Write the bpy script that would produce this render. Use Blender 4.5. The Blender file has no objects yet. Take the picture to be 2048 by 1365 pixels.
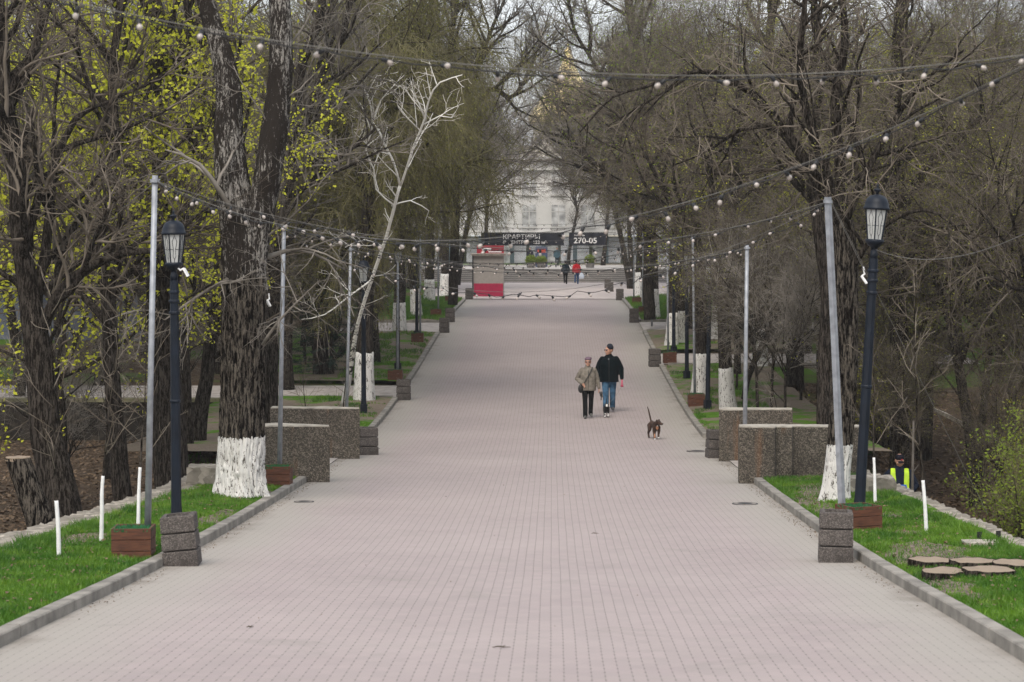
import bpy, bmesh, math, random
from mathutils import Vector, Matrix, noise, Euler
import numpy as np

# ------------------------------------------------------------------ camera, sky, sun, exposure
SC = bpy.context.scene
F = 4400.0            # focal length in photo pixels (2048 wide)
HX, HY = 1104.0, 470.0  # where the avenue's direction and the horizon sit in the photo
CX, CZ = 0.41, 5.0    # the camera stands a little right of the avenue's axis
cam_d = bpy.data.cameras.new("camera")
cam = bpy.data.objects.new("camera", cam_d)
SC.collection.objects.link(cam)
SC.camera = cam
cam.location = (CX, 0.0, CZ)
cam.rotation_euler = (math.radians(90), 0, 0)
cam_d.sensor_width = 36.0
cam_d.lens = F / 2048 * 36.0
cam_d.shift_x = (1024 - HX) / 2048
cam_d.shift_y = (HY - 682.5) / 2048
cam_d.clip_start = 0.5
cam_d.clip_end = 3000
cam_d.dof.use_dof = True
cam_d.dof.focus_distance = 47.0
cam_d.dof.aperture_fstop = 4.5

SUN_EL, SUN_AZ = math.radians(52), math.radians(-165)   # azimuth from +Y, clockwise seen from above
world = bpy.data.worlds.new("World")
SC.world = world
world.use_nodes = True
wn = world.node_tree
for n in list(wn.nodes): wn.nodes.remove(n)
sky = wn.nodes.new("ShaderNodeTexSky")
sky.sky_type = 'NISHITA'
sky.sun_disc = False
sky.sun_elevation = SUN_EL
sky.sun_rotation = SUN_AZ
sky.air_density = 1.0
sky.dust_density = 4.0
sky.ozone_density = 0.2
bg = wn.nodes.new("ShaderNodeBackground")
bg.inputs['Strength'].default_value = 0.15
wo = wn.nodes.new("ShaderNodeOutputWorld")
# thin bright cloud sheet over the whole sky, broken by soft streaks
_tc = wn.nodes.new('ShaderNodeTexCoord'); _mp = wn.nodes.new('ShaderNodeMapping'); _mp.inputs['Scale'].default_value = (1, 1, 3.5)
_cn = wn.nodes.new('ShaderNodeTexNoise'); _cn.inputs['Scale'].default_value = 3.2; _cn.inputs['Detail'].default_value = 6
_cr = wn.nodes.new('ShaderNodeMapRange'); _cr.inputs['From Min'].default_value = .35; _cr.inputs['From Max'].default_value = .62; _cr.inputs['To Min'].default_value = .55; _cr.inputs['To Max'].default_value = .92
_cm = wn.nodes.new('ShaderNodeMix'); _cm.data_type = 'RGBA'; _cm.inputs['B'].default_value = (3.15, 3.2, 3.3, 1)
wn.links.new(_tc.outputs['Generated'], _mp.inputs['Vector']); wn.links.new(_mp.outputs[0], _cn.inputs['Vector']); wn.links.new(_cn.outputs['Fac'], _cr.inputs['Value'])
wn.links.new(_cr.outputs[0], _cm.inputs['Factor']); wn.links.new(sky.outputs[0], _cm.inputs['A'])
wn.links.new(_cm.outputs['Result'], bg.inputs[0])
wn.links.new(bg.outputs[0], wo.inputs[0])

sun_d = bpy.data.lights.new("sun", 'SUN')
sun_d.energy = 1.0
sun_d.angle = math.radians(35)
sun_d.color = (1.0, 0.94, 0.85)
sun = bpy.data.objects.new("sun", sun_d)
SC.collection.objects.link(sun)
sdir = Vector((math.sin(SUN_AZ) * math.cos(SUN_EL), math.cos(SUN_AZ) * math.cos(SUN_EL), math.sin(SUN_EL)))
sun.rotation_euler = (-sdir).to_track_quat('-Z', 'Y').to_euler()
sun.location = (0, 0, 60)

SC.view_settings.view_transform = 'Standard'
SC.view_settings.look = 'None'
SC.view_settings.exposure = 1.3
SC.view_settings.gamma = 1
SC.render.film_transparent = False
SC.cycles.max_bounces = 5
SC.cycles.diffuse_bounces = 3
SC.cycles.glossy_bounces = 2
SC.cycles.transmission_bounces = 3

# ------------------------------------------------------------------ ground profile
_prof = [(0,2.75),(8,2.25),(17.5,1.70),(25,1.23),(29.3,1.0),(35,.74),(41,.50),(46,.32),(51,.19),(56,.15),(62,.23),(68.4,.40),
         (73.3,.56),(79,.80),(86.6,1.10),(92,1.30),(100,1.48),(114,1.64),(124,1.69),(150,1.70),(600,1.70)]
_px = np.array([p[0] for p in _prof]); _pz = np.array([p[1] for p in _prof])
_m = np.gradient(_pz, _px)
def zp(y):
    """height of the avenue at distance y (smooth hermite through measured points)"""
    if y <= 0: return 2.75
    if y >= 600: return 1.7
    i = int(np.searchsorted(_px, y, side='right') - 1); i = max(0, min(i, len(_px) - 2))
    h = _px[i+1] - _px[i]; t = (y - _px[i]) / h
    return float((2*t**3-3*t*t+1)*_pz[i] + (t**3-2*t*t+t)*h*_m[i] + (-2*t**3+3*t*t)*_pz[i+1] + (t**3-t*t)*h*_m[i+1])
def S(Y): return F / Y
def PX(px, Y): return (px - HX) * Y / F + CX        # photo column -> x at distance Y
def PZ(py, Y): return CZ - (py - HY) * Y / F        # photo row -> z at distance Y
_gy = {}
def GY(py, dz=0.0):
    if (py, dz) not in _gy: _gy[(py, dz)] = _GY(py, dz)
    return _gy[(py, dz)]
def _GY(py, dz=0.0):
    """distance of the avenue-level ground seen at photo row py"""
    best, by = 1e9, 20
    for k in range(0, 1400):
        Y = 12 + k * 0.1
        e = abs(HY + (CZ - zp(Y) - dz) * F / Y - py)
        if e < best - 1e-6: best, by = e, Y
    return by
def sstep(a, b, x):
    t = max(0.0, min(1.0, (x - a) / (b - a)));  return t*t*(3-2*t)
def wallx(side, y): return 6.05 if side > 0 else 6.22 - .045*(min(y, 36) - 26)
def terrain(X, Y):
    """height of the park ground beside the avenue"""
    base = zp(Y)
    ax = abs(X)
    if ax < wallx(X, Y) - .1: return base - 0.02
    floor = -1.35 + 0.25 * noise.noise(Vector((X*.13, Y*.13, 0))) 
    if X < 0:
        up = sstep(47, 61.5, Y)
        fl = floor + up * 0.6
        k_in = 1 - sstep(61.6, 62.1, Y) if X < -8.0 else 1 - sstep(46.0, 47.5, Y)
        if -8.0 <= X: k_in *= 1
        far = max(base, .2) + 0.05 * (ax - 6) * sstep(68, 110, Y)
        z = far * (1 - k_in) + fl * k_in
    else:
        bank = sstep(44, 62, Y)
        fl = floor
        low = base - 0.10 * max(0, ax - 9) * (1 - sstep(70, 105, Y))
        far = max(low, -.9) + 0.05 * max(0, ax - 10) * sstep(75, 120, Y)
        lb = sstep(44.5, 48, Y) if X < 7.5 else sstep(48, 66, Y)
        z = far * lb + fl * (1 - lb)
        # the bank rising to the right of the dell
        z += 0.22 * max(0, X - 12) * (1 - sstep(70, 110, Y)) * sstep(30, 45, Y)
    return z
def gz(X, Y):
    if abs(X) < 4.05: return zp(Y)
    if abs(X) < 5.9: return zp(Y) + 0.09
    return terrain(X, Y)

# ------------------------------------------------------------------ scene helpers
COL = SC.collection
def tag(o, label=None, cat=None, group=None, kind=None):
    if label: o['label'] = label
    if cat: o['category'] = cat
    if group: o['group'] = group
    if kind: o['kind'] = kind
    return o
def thing(name, label, cat, loc=(0,0,0), rz=0.0, group=None):
    o = bpy.data.objects.new(name, None); COL.objects.link(o)
    o.empty_display_size = 0.3
    o.location = loc; o.rotation_euler = (0, 0, rz)
    return tag(o, label, cat, group)
class MB:
    def __init__(s): s.v = []; s.f = []; s.m = []; s.uv = None
    def add(s, vs, fs, mi=0):
        b = len(s.v); s.v.extend([tuple(v) for v in vs])
        for f in fs: s.f.append(tuple(i + b for i in f)); s.m.append(mi)
    def quad(s, a, b, c, d, mi=0): s.add([a, b, c, d], [(0,1,2,3)], mi)
    def box(s, c, d, rz=0.0, mi=0, taper=0.0):
        cx, cy, cz = c; dx, dy, dz = d[0]/2, d[1]/2, d[2]/2
        co, si = math.cos(rz), math.sin(rz); vs = []
        for z in (-1, 1):
            k = 1 - taper if z > 0 else 1
            for x, y in ((-1,-1),(1,-1),(1,1),(-1,1)):
                X, Y = x*dx*k, y*dy*k
                vs.append((cx + X*co - Y*si, cy + X*si + Y*co, cz + z*dz))
        s.add(vs, [(3,2,1,0),(4,5,6,7),(0,1,5,4),(1,2,6,5),(2,3,7,6),(3,0,4,7)], mi)
    def tube(s, pts, rad, n=6, mi=0, cap=True):
        k = len(pts)
        if k < 2: return
        P = [Vector(p) for p in pts]
        b = len(s.v)
        t = (P[1]-P[0]).normalized()
        a = Vector((0,0,1)) if abs(t.z) < .9 else Vector((1,0,0))
        u = t.cross(a).normalized()
        for i in range(k):
            if i == 0: t = P[1]-P[0]
            elif i == k-1: t = P[-1]-P[-2]
            else: t = P[i+1]-P[i-1]
            t.normalize()
            u = (u - t*u.dot(t))
            if u.length < 1e-5: u = t.orthogonal()
            u.normalize(); w = t.cross(u)
            r = rad[i] if not isinstance(rad, (int, float)) else rad
            for j in range(n):
                a = 2*math.pi*j/n
                q = P[i] + (u*math.cos(a) + w*math.sin(a))*r
                s.v.append((q.x, q.y, q.z))
        for i in range(k-1):
            for j in range(n):
                j2 = (j+1) % n
                s.f.append((b+i*n+j, b+i*n+j2, b+(i+1)*n+j2, b+(i+1)*n+j)); s.m.append(mi)
        if cap:
            s.f.append(tuple(b+j for j in range(n))[::-1]); s.m.append(mi)
            s.f.append(tuple(b+(k-1)*n+j for j in range(n))); s.m.append(mi)
    def lathe(s, prof, n=16, c=(0,0,0), mi=0, cap=True):
        b = len(s.v)
        for (r, z) in prof:
            for j in range(n):
                a = 2*math.pi*j/n
                s.v.append((c[0]+r*math.cos(a), c[1]+r*math.sin(a), c[2]+z))
        k = len(prof)
        for i in range(k-1):
            for j in range(n):
                j2 = (j+1) % n
                s.f.append((b+i*n+j, b+i*n+j2, b+(i+1)*n+j2, b+(i+1)*n+j)); s.m.append(mi)
        if cap:
            s.f.append(tuple(b+j for j in range(n))[::-1]); s.m.append(mi)
            s.f.append(tuple(b+(k-1)*n+j for j in range(n))); s.m.append(mi)
    def prism(s, poly, z0, z1, mi=0):
        """poly: list of (x,y) counter-clockwise"""
        n = len(poly)
        vs = [(x, y, z0) for x, y in poly] + [(x, y, z1) for x, y in poly]
        fs = [tuple(range(n))[::-1], tuple(range(n, 2*n))] + [(i, (i+1) % n, n+(i+1) % n, n+i) for i in range(n)]
        s.add(vs, fs, mi)
    def xform(s, M):
        s.v = [tuple(M @ Vector(v)) for v in s.v]; return s
    def mesh(s, name, mats, smooth=False):
        me = bpy.data.meshes.new(name)
        me.from_pydata(s.v, [], s.f)
        for m in (mats if isinstance(mats, (list, tuple)) else [mats]): me.materials.append(m)
        if len(s.m) and max(s.m) > 0: me.polygons.foreach_set('material_index', s.m)
        if smooth: me.polygons.foreach_set('use_smooth', [True]*len(s.f))
        me.update()
        return me
    def build(s, name, mats, parent=None, smooth=False, loc=None):
        o = bpy.data.objects.new(name, s.mesh(name, mats, smooth)); COL.objects.link(o)
        if parent is not None: o.parent = parent
        if loc is not None: o.location = loc
        return o
def children(o, _c={}):
    return [c for c in COL.objects if c.parent == o]
KIDS = {}
def copy_tree(o, kids, loc=None, rz=None, label=None, sc=None):
    """kids: list of (child, [grandchildren])"""
    c = o.copy(); COL.objects.link(c)
    for ch, gs in kids:
        d = ch.copy(); COL.objects.link(d); d.parent = c
        for g in gs:
            e = g.copy(); COL.objects.link(e); e.parent = d
    if loc is not None: c.location = loc
    if rz is not None: c.rotation_euler = (0, 0, rz)
    if sc is not None: c.scale = sc if isinstance(sc, tuple) else (sc, sc, sc)
    if label: c['label'] = label
    return c

# ------------------------------------------------------------------ materials
def new_mat(name):
    m = bpy.data.materials.new(name); m.use_nodes = True
    nt = m.node_tree; b = nt.nodes['Principled BSDF']
    return m, nt, b
def simple(name, col, rough=.7, metal=0.0, spec=.4, var=.15, scale=8.0, bump=.0, bscale=40.0, c2=None):
    m, nt, b = new_mat(name)
    L = nt.links.new
    tc = nt.nodes.new('ShaderNodeTexCoord')
    nz = nt.nodes.new('ShaderNodeTexNoise'); nz.inputs['Scale'].default_value = scale; nz.inputs['Detail'].default_value = 5
    L(tc.outputs['Object'], nz.inputs['Vector'])
    mx = nt.nodes.new('ShaderNodeMix'); mx.data_type = 'RGBA'
    rp = nt.nodes.new('ShaderNodeMapRange'); rp.inputs['From Min'].default_value = .35; rp.inputs['From Max'].default_value = .65
    L(nz.outputs['Fac'], rp.inputs['Value'])
    L(rp.outputs[0], mx.inputs['Factor'])
    c2 = c2 or tuple(c*(1-var*1.6) for c in col)
    mx.inputs['A'].default_value = (*c2, 1); mx.inputs['B'].default_value = (*[min(1, c*(1+var)) for c in col], 1)
    L(mx.outputs['Result'], b.inputs['Base Color'])
    b.inputs['Roughness'].default_value = rough; b.inputs['Metallic'].default_value = metal
    b.inputs['Specular IOR Level'].default_value = spec
    if bump > 0:
        n2 = nt.nodes.new('ShaderNodeTexNoise'); n2.inputs['Scale'].default_value = bscale; n2.inputs['Detail'].default_value = 4
        L(tc.outputs['Object'], n2.inputs['Vector'])
        bp = nt.nodes.new('ShaderNodeBump'); bp.inputs['Strength'].default_value = bump; bp.inputs['Distance'].default_value = .02
        L(n2.outputs['Fac'], bp.inputs['Height']); L(bp.outputs[0], b.inputs['Normal'])
    return m
def M_(nt, op, a, b=None, c=None):
    n = nt.nodes.new('ShaderNodeMath'); n.operation = op
    for i, v in enumerate((a, b, c)):
        if v is None: continue
        if isinstance(v, (int, float)): n.inputs[i].default_value = v
        else: nt.links.new(v, n.inputs[i])
    return n.outputs[0]
def mixc(nt, f, a, b):
    n = nt.nodes.new('ShaderNodeMix'); n.data_type = 'RGBA'
    for k, v in (('Factor', f), ('A', a), ('B', b)):
        if isinstance(v, tuple): n.inputs[k].default_value = (*v, 1)
        elif isinstance(v, (int, float)): n.inputs[k].default_value = v
        else: nt.links.new(v, n.inputs[k])
    return n.outputs['Result']
def nzn(nt, vec, scale, detail=4, rough=.55, dist=0.0):
    n = nt.nodes.new('ShaderNodeTexNoise'); n.inputs['Scale'].default_value = scale
    n.inputs['Detail'].default_value = detail; n.inputs['Roughness'].default_value = rough
    n.inputs['Distortion'].default_value = dist
    nt.links.new(vec, n.inputs['Vector']); return n.outputs['Fac']
def mr(nt, v, a, b, c=0.0, d=1.0):
    n = nt.nodes.new('ShaderNodeMapRange'); nt.links.new(v, n.inputs['Value'])
    n.inputs['From Min'].default_value = a; n.inputs['From Max'].default_value = b
    n.inputs['To Min'].default_value = c; n.inputs['To Max'].default_value = d
    return n.outputs[0]
def texco(nt, out='Object', scale=None):
    tc = nt.nodes.new('ShaderNodeTexCoord')
    if scale is None: return tc.outputs[out]
    mp = nt.nodes.new('ShaderNodeMapping'); mp.inputs['Scale'].default_value = scale
    nt.links.new(tc.outputs[out], mp.inputs['Vector']); return mp.outputs[0]
def bumpn(nt, b, h, strength=.5, dist=.02):
    bp = nt.nodes.new('ShaderNodeBump'); bp.inputs['Strength'].default_value = strength; bp.inputs['Distance'].default_value = dist
    nt.links.new(h, bp.inputs['Height']); nt.links.new(bp.outputs[0], b.inputs['Normal'])

def mat_paving():
    m, nt, b = new_mat('pink_grey_paving'); L = nt.links.new
    sep = nt.nodes.new('ShaderNodeSeparateXYZ'); v = texco(nt); L(v, sep.inputs[0])
    x, y = sep.outputs[0], sep.outputs[1]
    wob = M_(nt, 'MULTIPLY', M_(nt, 'SUBTRACT', nzn(nt, v, .3, 2), .5), .022)
    u = M_(nt, 'DIVIDE', M_(nt, 'ADD', x, wob), .1)
    fu = M_(nt, 'FLOOR', u); ru = M_(nt, 'SUBTRACT', u, fu)
    par = M_(nt, 'MULTIPLY', M_(nt, 'PINGPONG', fu, 1.0), .5)
    w = M_(nt, 'ADD', M_(nt, 'DIVIDE', y, .2), par)
    fw = M_(nt, 'FLOOR', w); rw = M_(nt, 'SUBTRACT', w, fw)
    du = M_(nt, 'MULTIPLY', M_(nt, 'SUBTRACT', .5, M_(nt, 'ABSOLUTE', M_(nt, 'SUBTRACT', ru, .5))), .1)
    dw = M_(nt, 'MULTIPLY', M_(nt, 'SUBTRACT', .5, M_(nt, 'ABSOLUTE', M_(nt, 'SUBTRACT', rw, .5))), .2)
    ju = M_(nt, 'LESS_THAN', du, .0042)
    jw = M_(nt, 'LESS_THAN', dw, .003)
    # T joints: bevelled corners leave small dark holes
    y2 = M_(nt, 'SUBTRACT', M_(nt, 'DIVIDE', y, .2), M_(nt, 'FLOOR', M_(nt, 'DIVIDE', y, .2)))
    dy0 = M_(nt, 'MULTIPLY', M_(nt, 'SUBTRACT', .5, M_(nt, 'ABSOLUTE', M_(nt, 'SUBTRACT', y2, .5))), .2)
    dot = M_(nt, 'LESS_THAN', M_(nt, 'ADD', M_(nt, 'MULTIPLY', du, 1.2), M_(nt, 'MULTIPLY', dy0, .55)), .0125)
    cell = nt.nodes.new('ShaderNodeCombineXYZ'); L(fu, cell.inputs[0]); L(fw, cell.inputs[1])
    wn_ = nt.nodes.new('ShaderNodeTexWhiteNoise'); wn_.noise_dimensions = '2D'; L(cell.outputs[0], wn_.inputs['Vector'])
    big = mr(nt, nzn(nt, v, .35, 5, .6), .35, .68)
    mid = mr(nt, nzn(nt, v, 2.5, 5, .6), .3, .7)
    fine = nzn(nt, v, 60, 3, .6)
    c = mixc(nt, big, (.275, .228, .225), (.33, .278, .270))
    c = mixc(nt, M_(nt, 'MULTIPLY', mid, .35), c, (.24, .222, .20))
    c = mixc(nt, M_(nt, 'MULTIPLY', wn_.outputs['Value'], .30), c, (.36, .30, .285))
    c = mixc(nt, M_(nt, 'MULTIPLY', mr(nt, fine, .3, .7), .15), c, (.22, .2, .19))
    # grey slabs along the kerbs, worn irregular border
    ax = M_(nt, 'ADD', M_(nt, 'ABSOLUTE', x), M_(nt, 'MULTIPLY', M_(nt, 'SUBTRACT', nzn(nt, v, .6, 4), .5), 1.1))
    edge = mr(nt, ax, 2.7, 3.6)
    c = mixc(nt, M_(nt, 'MULTIPLY', edge, .75), c, (.285, .27, .235))
    # dusty patches
    st = mr(nt, nzn(nt, v, .9, 6, .7, .6), .58, .72)
    c = mixc(nt, M_(nt, 'MULTIPLY', st, .45), c, (.2, .185, .165))
    # dirt wash along the kerb foot
    kd = M_(nt, 'MULTIPLY', mr(nt, ax, 3.75, 4.05), mr(nt, nzn(nt, v, 2.2, 5), .4, .6))
    c = mixc(nt, M_(nt, 'MULTIPLY', kd, .6), c, (.15, .13, .105))
    jm = M_(nt, 'MULTIPLY', M_(nt, 'MAXIMUM', ju, M_(nt, 'MULTIPLY', jw, .25)), .30)
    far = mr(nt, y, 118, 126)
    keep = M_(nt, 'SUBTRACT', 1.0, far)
    near = M_(nt, 'SUBTRACT', 1.0, M_(nt, 'MULTIPLY', edge, .45))
    c = mixc(nt, M_(nt, 'MULTIPLY', M_(nt, 'MULTIPLY', jm, keep), near), c, (.10, .088, .082))
    c = mixc(nt, M_(nt, 'MULTIPLY', M_(nt, 'MULTIPLY', M_(nt, 'MULTIPLY', dot, .85), keep), near), c, (.075, .06, .055))
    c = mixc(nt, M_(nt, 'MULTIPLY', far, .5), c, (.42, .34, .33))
    L(c, b.inputs['Base Color']); b.inputs['Roughness'].default_value = .85
    h = M_(nt, 'SUBTRACT', M_(nt, 'MULTIPLY', fine, .3), M_(nt, 'MAXIMUM', ju, dot))
    bumpn(nt, b, h, .25, .006)
    return m
def mat_bark(name, dark, light, sc=1.0, bump=.9, dist=.04):
    m, nt, b = new_mat(name); L = nt.links.new
    v = texco(nt, 'Object', (15*sc, 15*sc, 2.4*sc))
    a = nzn(nt, v, 1.6, 8, .66, .5)
    v2 = texco(nt, 'Object', (40*sc, 40*sc, 11*sc)); f = nzn(nt, v2, 1.5, 6, .7)
    h = M_(nt, 'ADD', a, M_(nt, 'MULTIPLY', f, .5))
    c = mixc(nt, mr(nt, h, .70, .84), dark, light)
    c = mixc(nt, M_(nt, 'MULTIPLY', mr(nt, nzn(nt, texco(nt), 1.2, 4), .5, .7), .4), c, tuple(x*.55 for x in dark))
    L(c, b.inputs['Base Color']); b.inputs['Roughness'].default_value = 1.0; b.inputs['Specular IOR Level'].default_value = .03
    bumpn(nt, b, h, bump, dist)
    return m
def mat_flaky(name):
    m, nt, b = new_mat(name); L = nt.links.new
    a = nzn(nt, texco(nt, 'Object', (12, 12, 2.2)), 1.7, 9, .72, .6)
    f = nzn(nt, texco(nt, 'Object', (30, 30, 10)), 1.5, 6, .75)
    h = M_(nt, 'ADD', M_(nt, 'MULTIPLY', a, .55), M_(nt, 'MULTIPLY', f, .45))
    patch = nzn(nt, texco(nt, 'Object', (1.3, 1.3, .6)), 1.2, 3, .6)
    thr = mr(nt, patch, .35, .65, .06, -.05)
    k = mr(nt, M_(nt, 'SUBTRACT', h, thr), .52, .555)
    c = mixc(nt, k, (.02, .016, .013), (.34, .32, .29))
    c = mixc(nt, M_(nt, 'MULTIPLY', f, .5), c, (.018, .014, .011))
    L(c, b.inputs['Base Color']); b.inputs['Roughness'].default_value = .95; b.inputs['Specular IOR Level'].default_value = .15
    bumpn(nt, b, h, 1.0, .05)
    return m
def mat_birch(name):
    m, nt, b = new_mat(name); L = nt.links.new
    a = nzn(nt, texco(nt, 'Object', (3, 3, 9)), 1.6, 6, .7, .4)
    low = mr(nt, nt.nodes.new('ShaderNodeSeparateXYZ').outputs[2], 0, 1)
    sp = nt.nodes.new('ShaderNodeSeparateXYZ'); L(texco(nt), sp.inputs[0])
    hgt = mr(nt, sp.outputs[2], .6, 4.2, .10, -.10)
    k = mr(nt, M_(nt, 'SUBTRACT', a, hgt), .42, .46)
    c = mixc(nt, k, (.03, .026, .022), (.74, .72, .67))
    wl = mr(nt, sp.outputs[2], .80, .84, 1.0, 0.0)
    c = mixc(nt, wl, c, (.62, .61, .58))
    L(c, b.inputs['Base Color']); b.inputs['Roughness'].default_value = .8
    return m
def mat_twig(name, dark, light, thr=.5):
    m, nt, b = new_mat(name); L = nt.links.new
    oi = nt.nodes.new('ShaderNodeObjectInfo')
    v = texco(nt)
    f = mr(nt, nzn(nt, v, .9, 5, .65), thr-.1, thr+.16)
    c = mixc(nt, f, dark, light)
    c = mixc(nt, M_(nt, 'MULTIPLY', oi.outputs['Random'], .35), c, tuple(x*.7 for x in dark))
    L(c, b.inputs['Base Color']); b.inputs['Roughness'].default_value = .85; b.inputs['Specular IOR Level'].default_value = .2
    return m
def mat_leaf(name, a, bb, trans=.3):
    m, nt, b = new_mat(name); L = nt.links.new
    v = texco(nt)
    c = mixc(nt, mr(nt, nzn(nt, v, 2.3, 5, .7), .35, .65), a, bb)
    c2 = mixc(nt, M_(nt, 'MULTIPLY', nzn(nt, v, 25, 2), .5), c, tuple(x*.6 for x in a))
    L(c2, b.inputs['Base Color']); b.inputs['Roughness'].default_value = .6
    b.inputs['Specular IOR Level'].default_value = .25
    tr = nt.nodes.new('ShaderNodeBsdfTranslucent'); L(c2, tr.inputs['Color'])
    ms = nt.nodes.new('ShaderNodeMixShader'); ms.inputs[0].default_value = trans
    L(b.outputs[0], ms.inputs[1]); L(tr.outputs[0], ms.inputs[2])
    L(ms.outputs[0], nt.nodes['Material Output'].inputs['Surface'])
    return m
def mat_whitewash():
    m, nt, b = new_mat('whitewashed_bark'); L = nt.links.new
    v = texco(nt, 'Object', (11, 11, 3.2))
    a = nzn(nt, v, 1.8, 8, .68, .5)
    crack = mr(nt, M_(nt,'ADD', M_(nt,'MULTIPLY',a,.6), M_(nt,'MULTIPLY', nzn(nt, texco(nt,'Object',(38,38,14)), 1.5, 6, .75), .4)), .437, .465)
    c = mixc(nt, crack, (.055, .045, .035), (.62, .61, .58))
    c = mixc(nt, M_(nt, 'MULTIPLY', mr(nt, nzn(nt, texco(nt), 3, 5), .5, .75), .25), c, (.55, .53, .48))
    L(c, b.inputs['Base Color']); b.inputs['Roughness'].default_value = .9
    bumpn(nt, b, a, .9, .05)
    return m
def mat_stone(name, c1, c2, scale=60, bump=.5, rust=None):
    m, nt, b = new_mat(name); L = nt.links.new
    v = texco(nt)
    vo = nt.nodes.new('ShaderNodeTexVoronoi'); vo.inputs['Scale'].default_value = scale; L(v, vo.inputs['Vector'])
    sv = nt.nodes.new('ShaderNodeSeparateColor'); L(vo.outputs['Color'], sv.inputs[0])
    c = mixc(nt, M_(nt, 'POWER', sv.outputs[0], 2.2), c1, c2)
    c = mixc(nt, M_(nt, 'MULTIPLY', mr(nt, nzn(nt, v, 1.6, 6, .65), .45, .7), .55), c, tuple(x*.5 for x in c1))
    vs = texco(nt, 'Object', (5, 5, .5))
    c = mixc(nt, M_(nt, 'MULTIPLY', mr(nt, nzn(nt, vs, 1.0, 5, .6), .58, .72), .28), c, tuple(min(1, x*2.4) for x in c1))
    if rust:
        c = mixc(nt, M_(nt, 'MULTIPLY', mr(nt, nzn(nt, vs, .8, 4, .6), .6, .72), .30), c, rust)
    L(c, b.inputs['Base Color']); b.inputs['Roughness'].default_value = .95; b.inputs['Specular IOR Level'].default_value = .2
    bumpn(nt, b, vo.outputs['Distance'], bump, .012)
    return m
def mat_lawn(name, greeny=0.0):
    """verge soil with grass patches (the pattern is the ground's own)"""
    m, nt, b = new_mat(name); L = nt.links.new
    v = texco(nt); sep = nt.nodes.new('ShaderNodeSeparateXYZ'); L(v, sep.inputs[0])
    soil = mixc(nt, nzn(nt, v, 4, 6, .7), (.13, .105, .08), (.24, .2, .155))
    soil = mixc(nt, mr(nt, nzn(nt, v, 22, 4, .7), .55, .7), soil, (.07, .05, .035))
    g = mixc(nt, mr(nt, nzn(nt, v, 1.1, 5, .6), .35, .65), (.045, .13, .012), (.11, .22, .018))
    g = mixc(nt, M_(nt, 'MULTIPLY', mr(nt, nzn(nt, v, 45, 3, .7), .4, .6), .6), g, (.02, .08, .006))
    pat = nzn(nt, v, .55, 6, .68)
    yb = mr(nt, sep.outputs[1], 38, 46, .62 + greeny, .46 + greeny)
    f = mr(nt, M_(nt, 'SUBTRACT', pat, M_(nt, 'SUBTRACT', 1.0, yb)), -.03, .04)
    c = mixc(nt, f, soil, g)
    L(c, b.inputs['Base Color']); b.inputs['Roughness'].default_value = .95; b.inputs['Specular IOR Level'].default_value = .1
    bumpn(nt, b, nzn(nt, v, 30, 5, .7), .8, .04)
    return m
def mat_ground():
    m, nt, b = new_mat('leaf_litter_soil'); L = nt.links.new
    v = texco(nt); sep = nt.nodes.new('ShaderNodeSeparateXYZ'); L(v, sep.inputs[0])
    c = mixc(nt, mr(nt, nzn(nt, v, 7, 6, .75), .35, .65), (.045, .031, .022), (.125, .09, .06))
    c = mixc(nt, mr(nt, nzn(nt, v, 18, 4, .8), .58, .66), c, (.2, .155, .11))
    g = mixc(nt, nzn(nt, v, 9, 4), (.05, .13, .012), (.1, .2, .02))
    f = M_(nt, 'MULTIPLY', mr(nt, nzn(nt, v, .16, 5, .6), .48, .56), mr(nt, sep.outputs[1], 62, 72))
    c = mixc(nt, M_(nt, 'MULTIPLY', f, .9), c, g)
    L(c, b.inputs['Base Color']); b.inputs['Roughness'].default_value = 1.0; b.inputs['Specular IOR Level'].default_value = .1
    bumpn(nt, b, nzn(nt, v, 14, 6, .8), 1.0, .06)
    return m
def mat_glass(name, col=(.8,.8,.78), rough=.15, alpha=1.0, trans=.0):
    m, nt, b = new_mat(name)
    b.inputs['Base Color'].default_value = (*col, 1); b.inputs['Roughness'].default_value = rough
    b.inputs['Transmission Weight'].default_value = trans
    b.inputs['Coat Weight'].default_value = .5
    return m
def mat_wood():
    m, nt, b = new_mat('stained_planks'); L = nt.links.new
    v = texco(nt, 'Object', (3, 3, 26))
    a = nzn(nt, v, 1.4, 6, .65, 1.2)
    c = mixc(nt, mr(nt, a, .35, .65), (.105, .034, .014), (.045, .014, .006))
    c = mixc(nt, M_(nt, 'MULTIPLY', mr(nt, nzn(nt, texco(nt), 4, 5), .5, .7), .5), c, (.14, .055, .025))
    L(c, b.inputs['Base Color']); b.inputs['Roughness'].default_value = .75
    bumpn(nt, b, a, .3, .01)
    return m
def mat_rings(name):
    m, nt, b = new_mat(name); L = nt.links.new; v = texco(nt)
    w = nt.nodes.new('ShaderNodeTexWave'); w.wave_type = 'RINGS'; w.rings_direction = 'Z'; w.inputs['Scale'].default_value = 14; w.inputs['Distortion'].default_value = 2.5; L(v, w.inputs['Vector'])
    c = mixc(nt, M_(nt,'MULTIPLY', w.outputs['Fac'], .4), (.25,.195,.14), (.16,.12,.085))
    c = mixc(nt, M_(nt,'MULTIPLY', mr(nt, nzn(nt, v, 5, 5, .7), .5, .7), .5), c, (.15,.12,.09))
    L(c, b.inputs['Base Color']); b.inputs['Roughness'].default_value = .9
    return m
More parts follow.
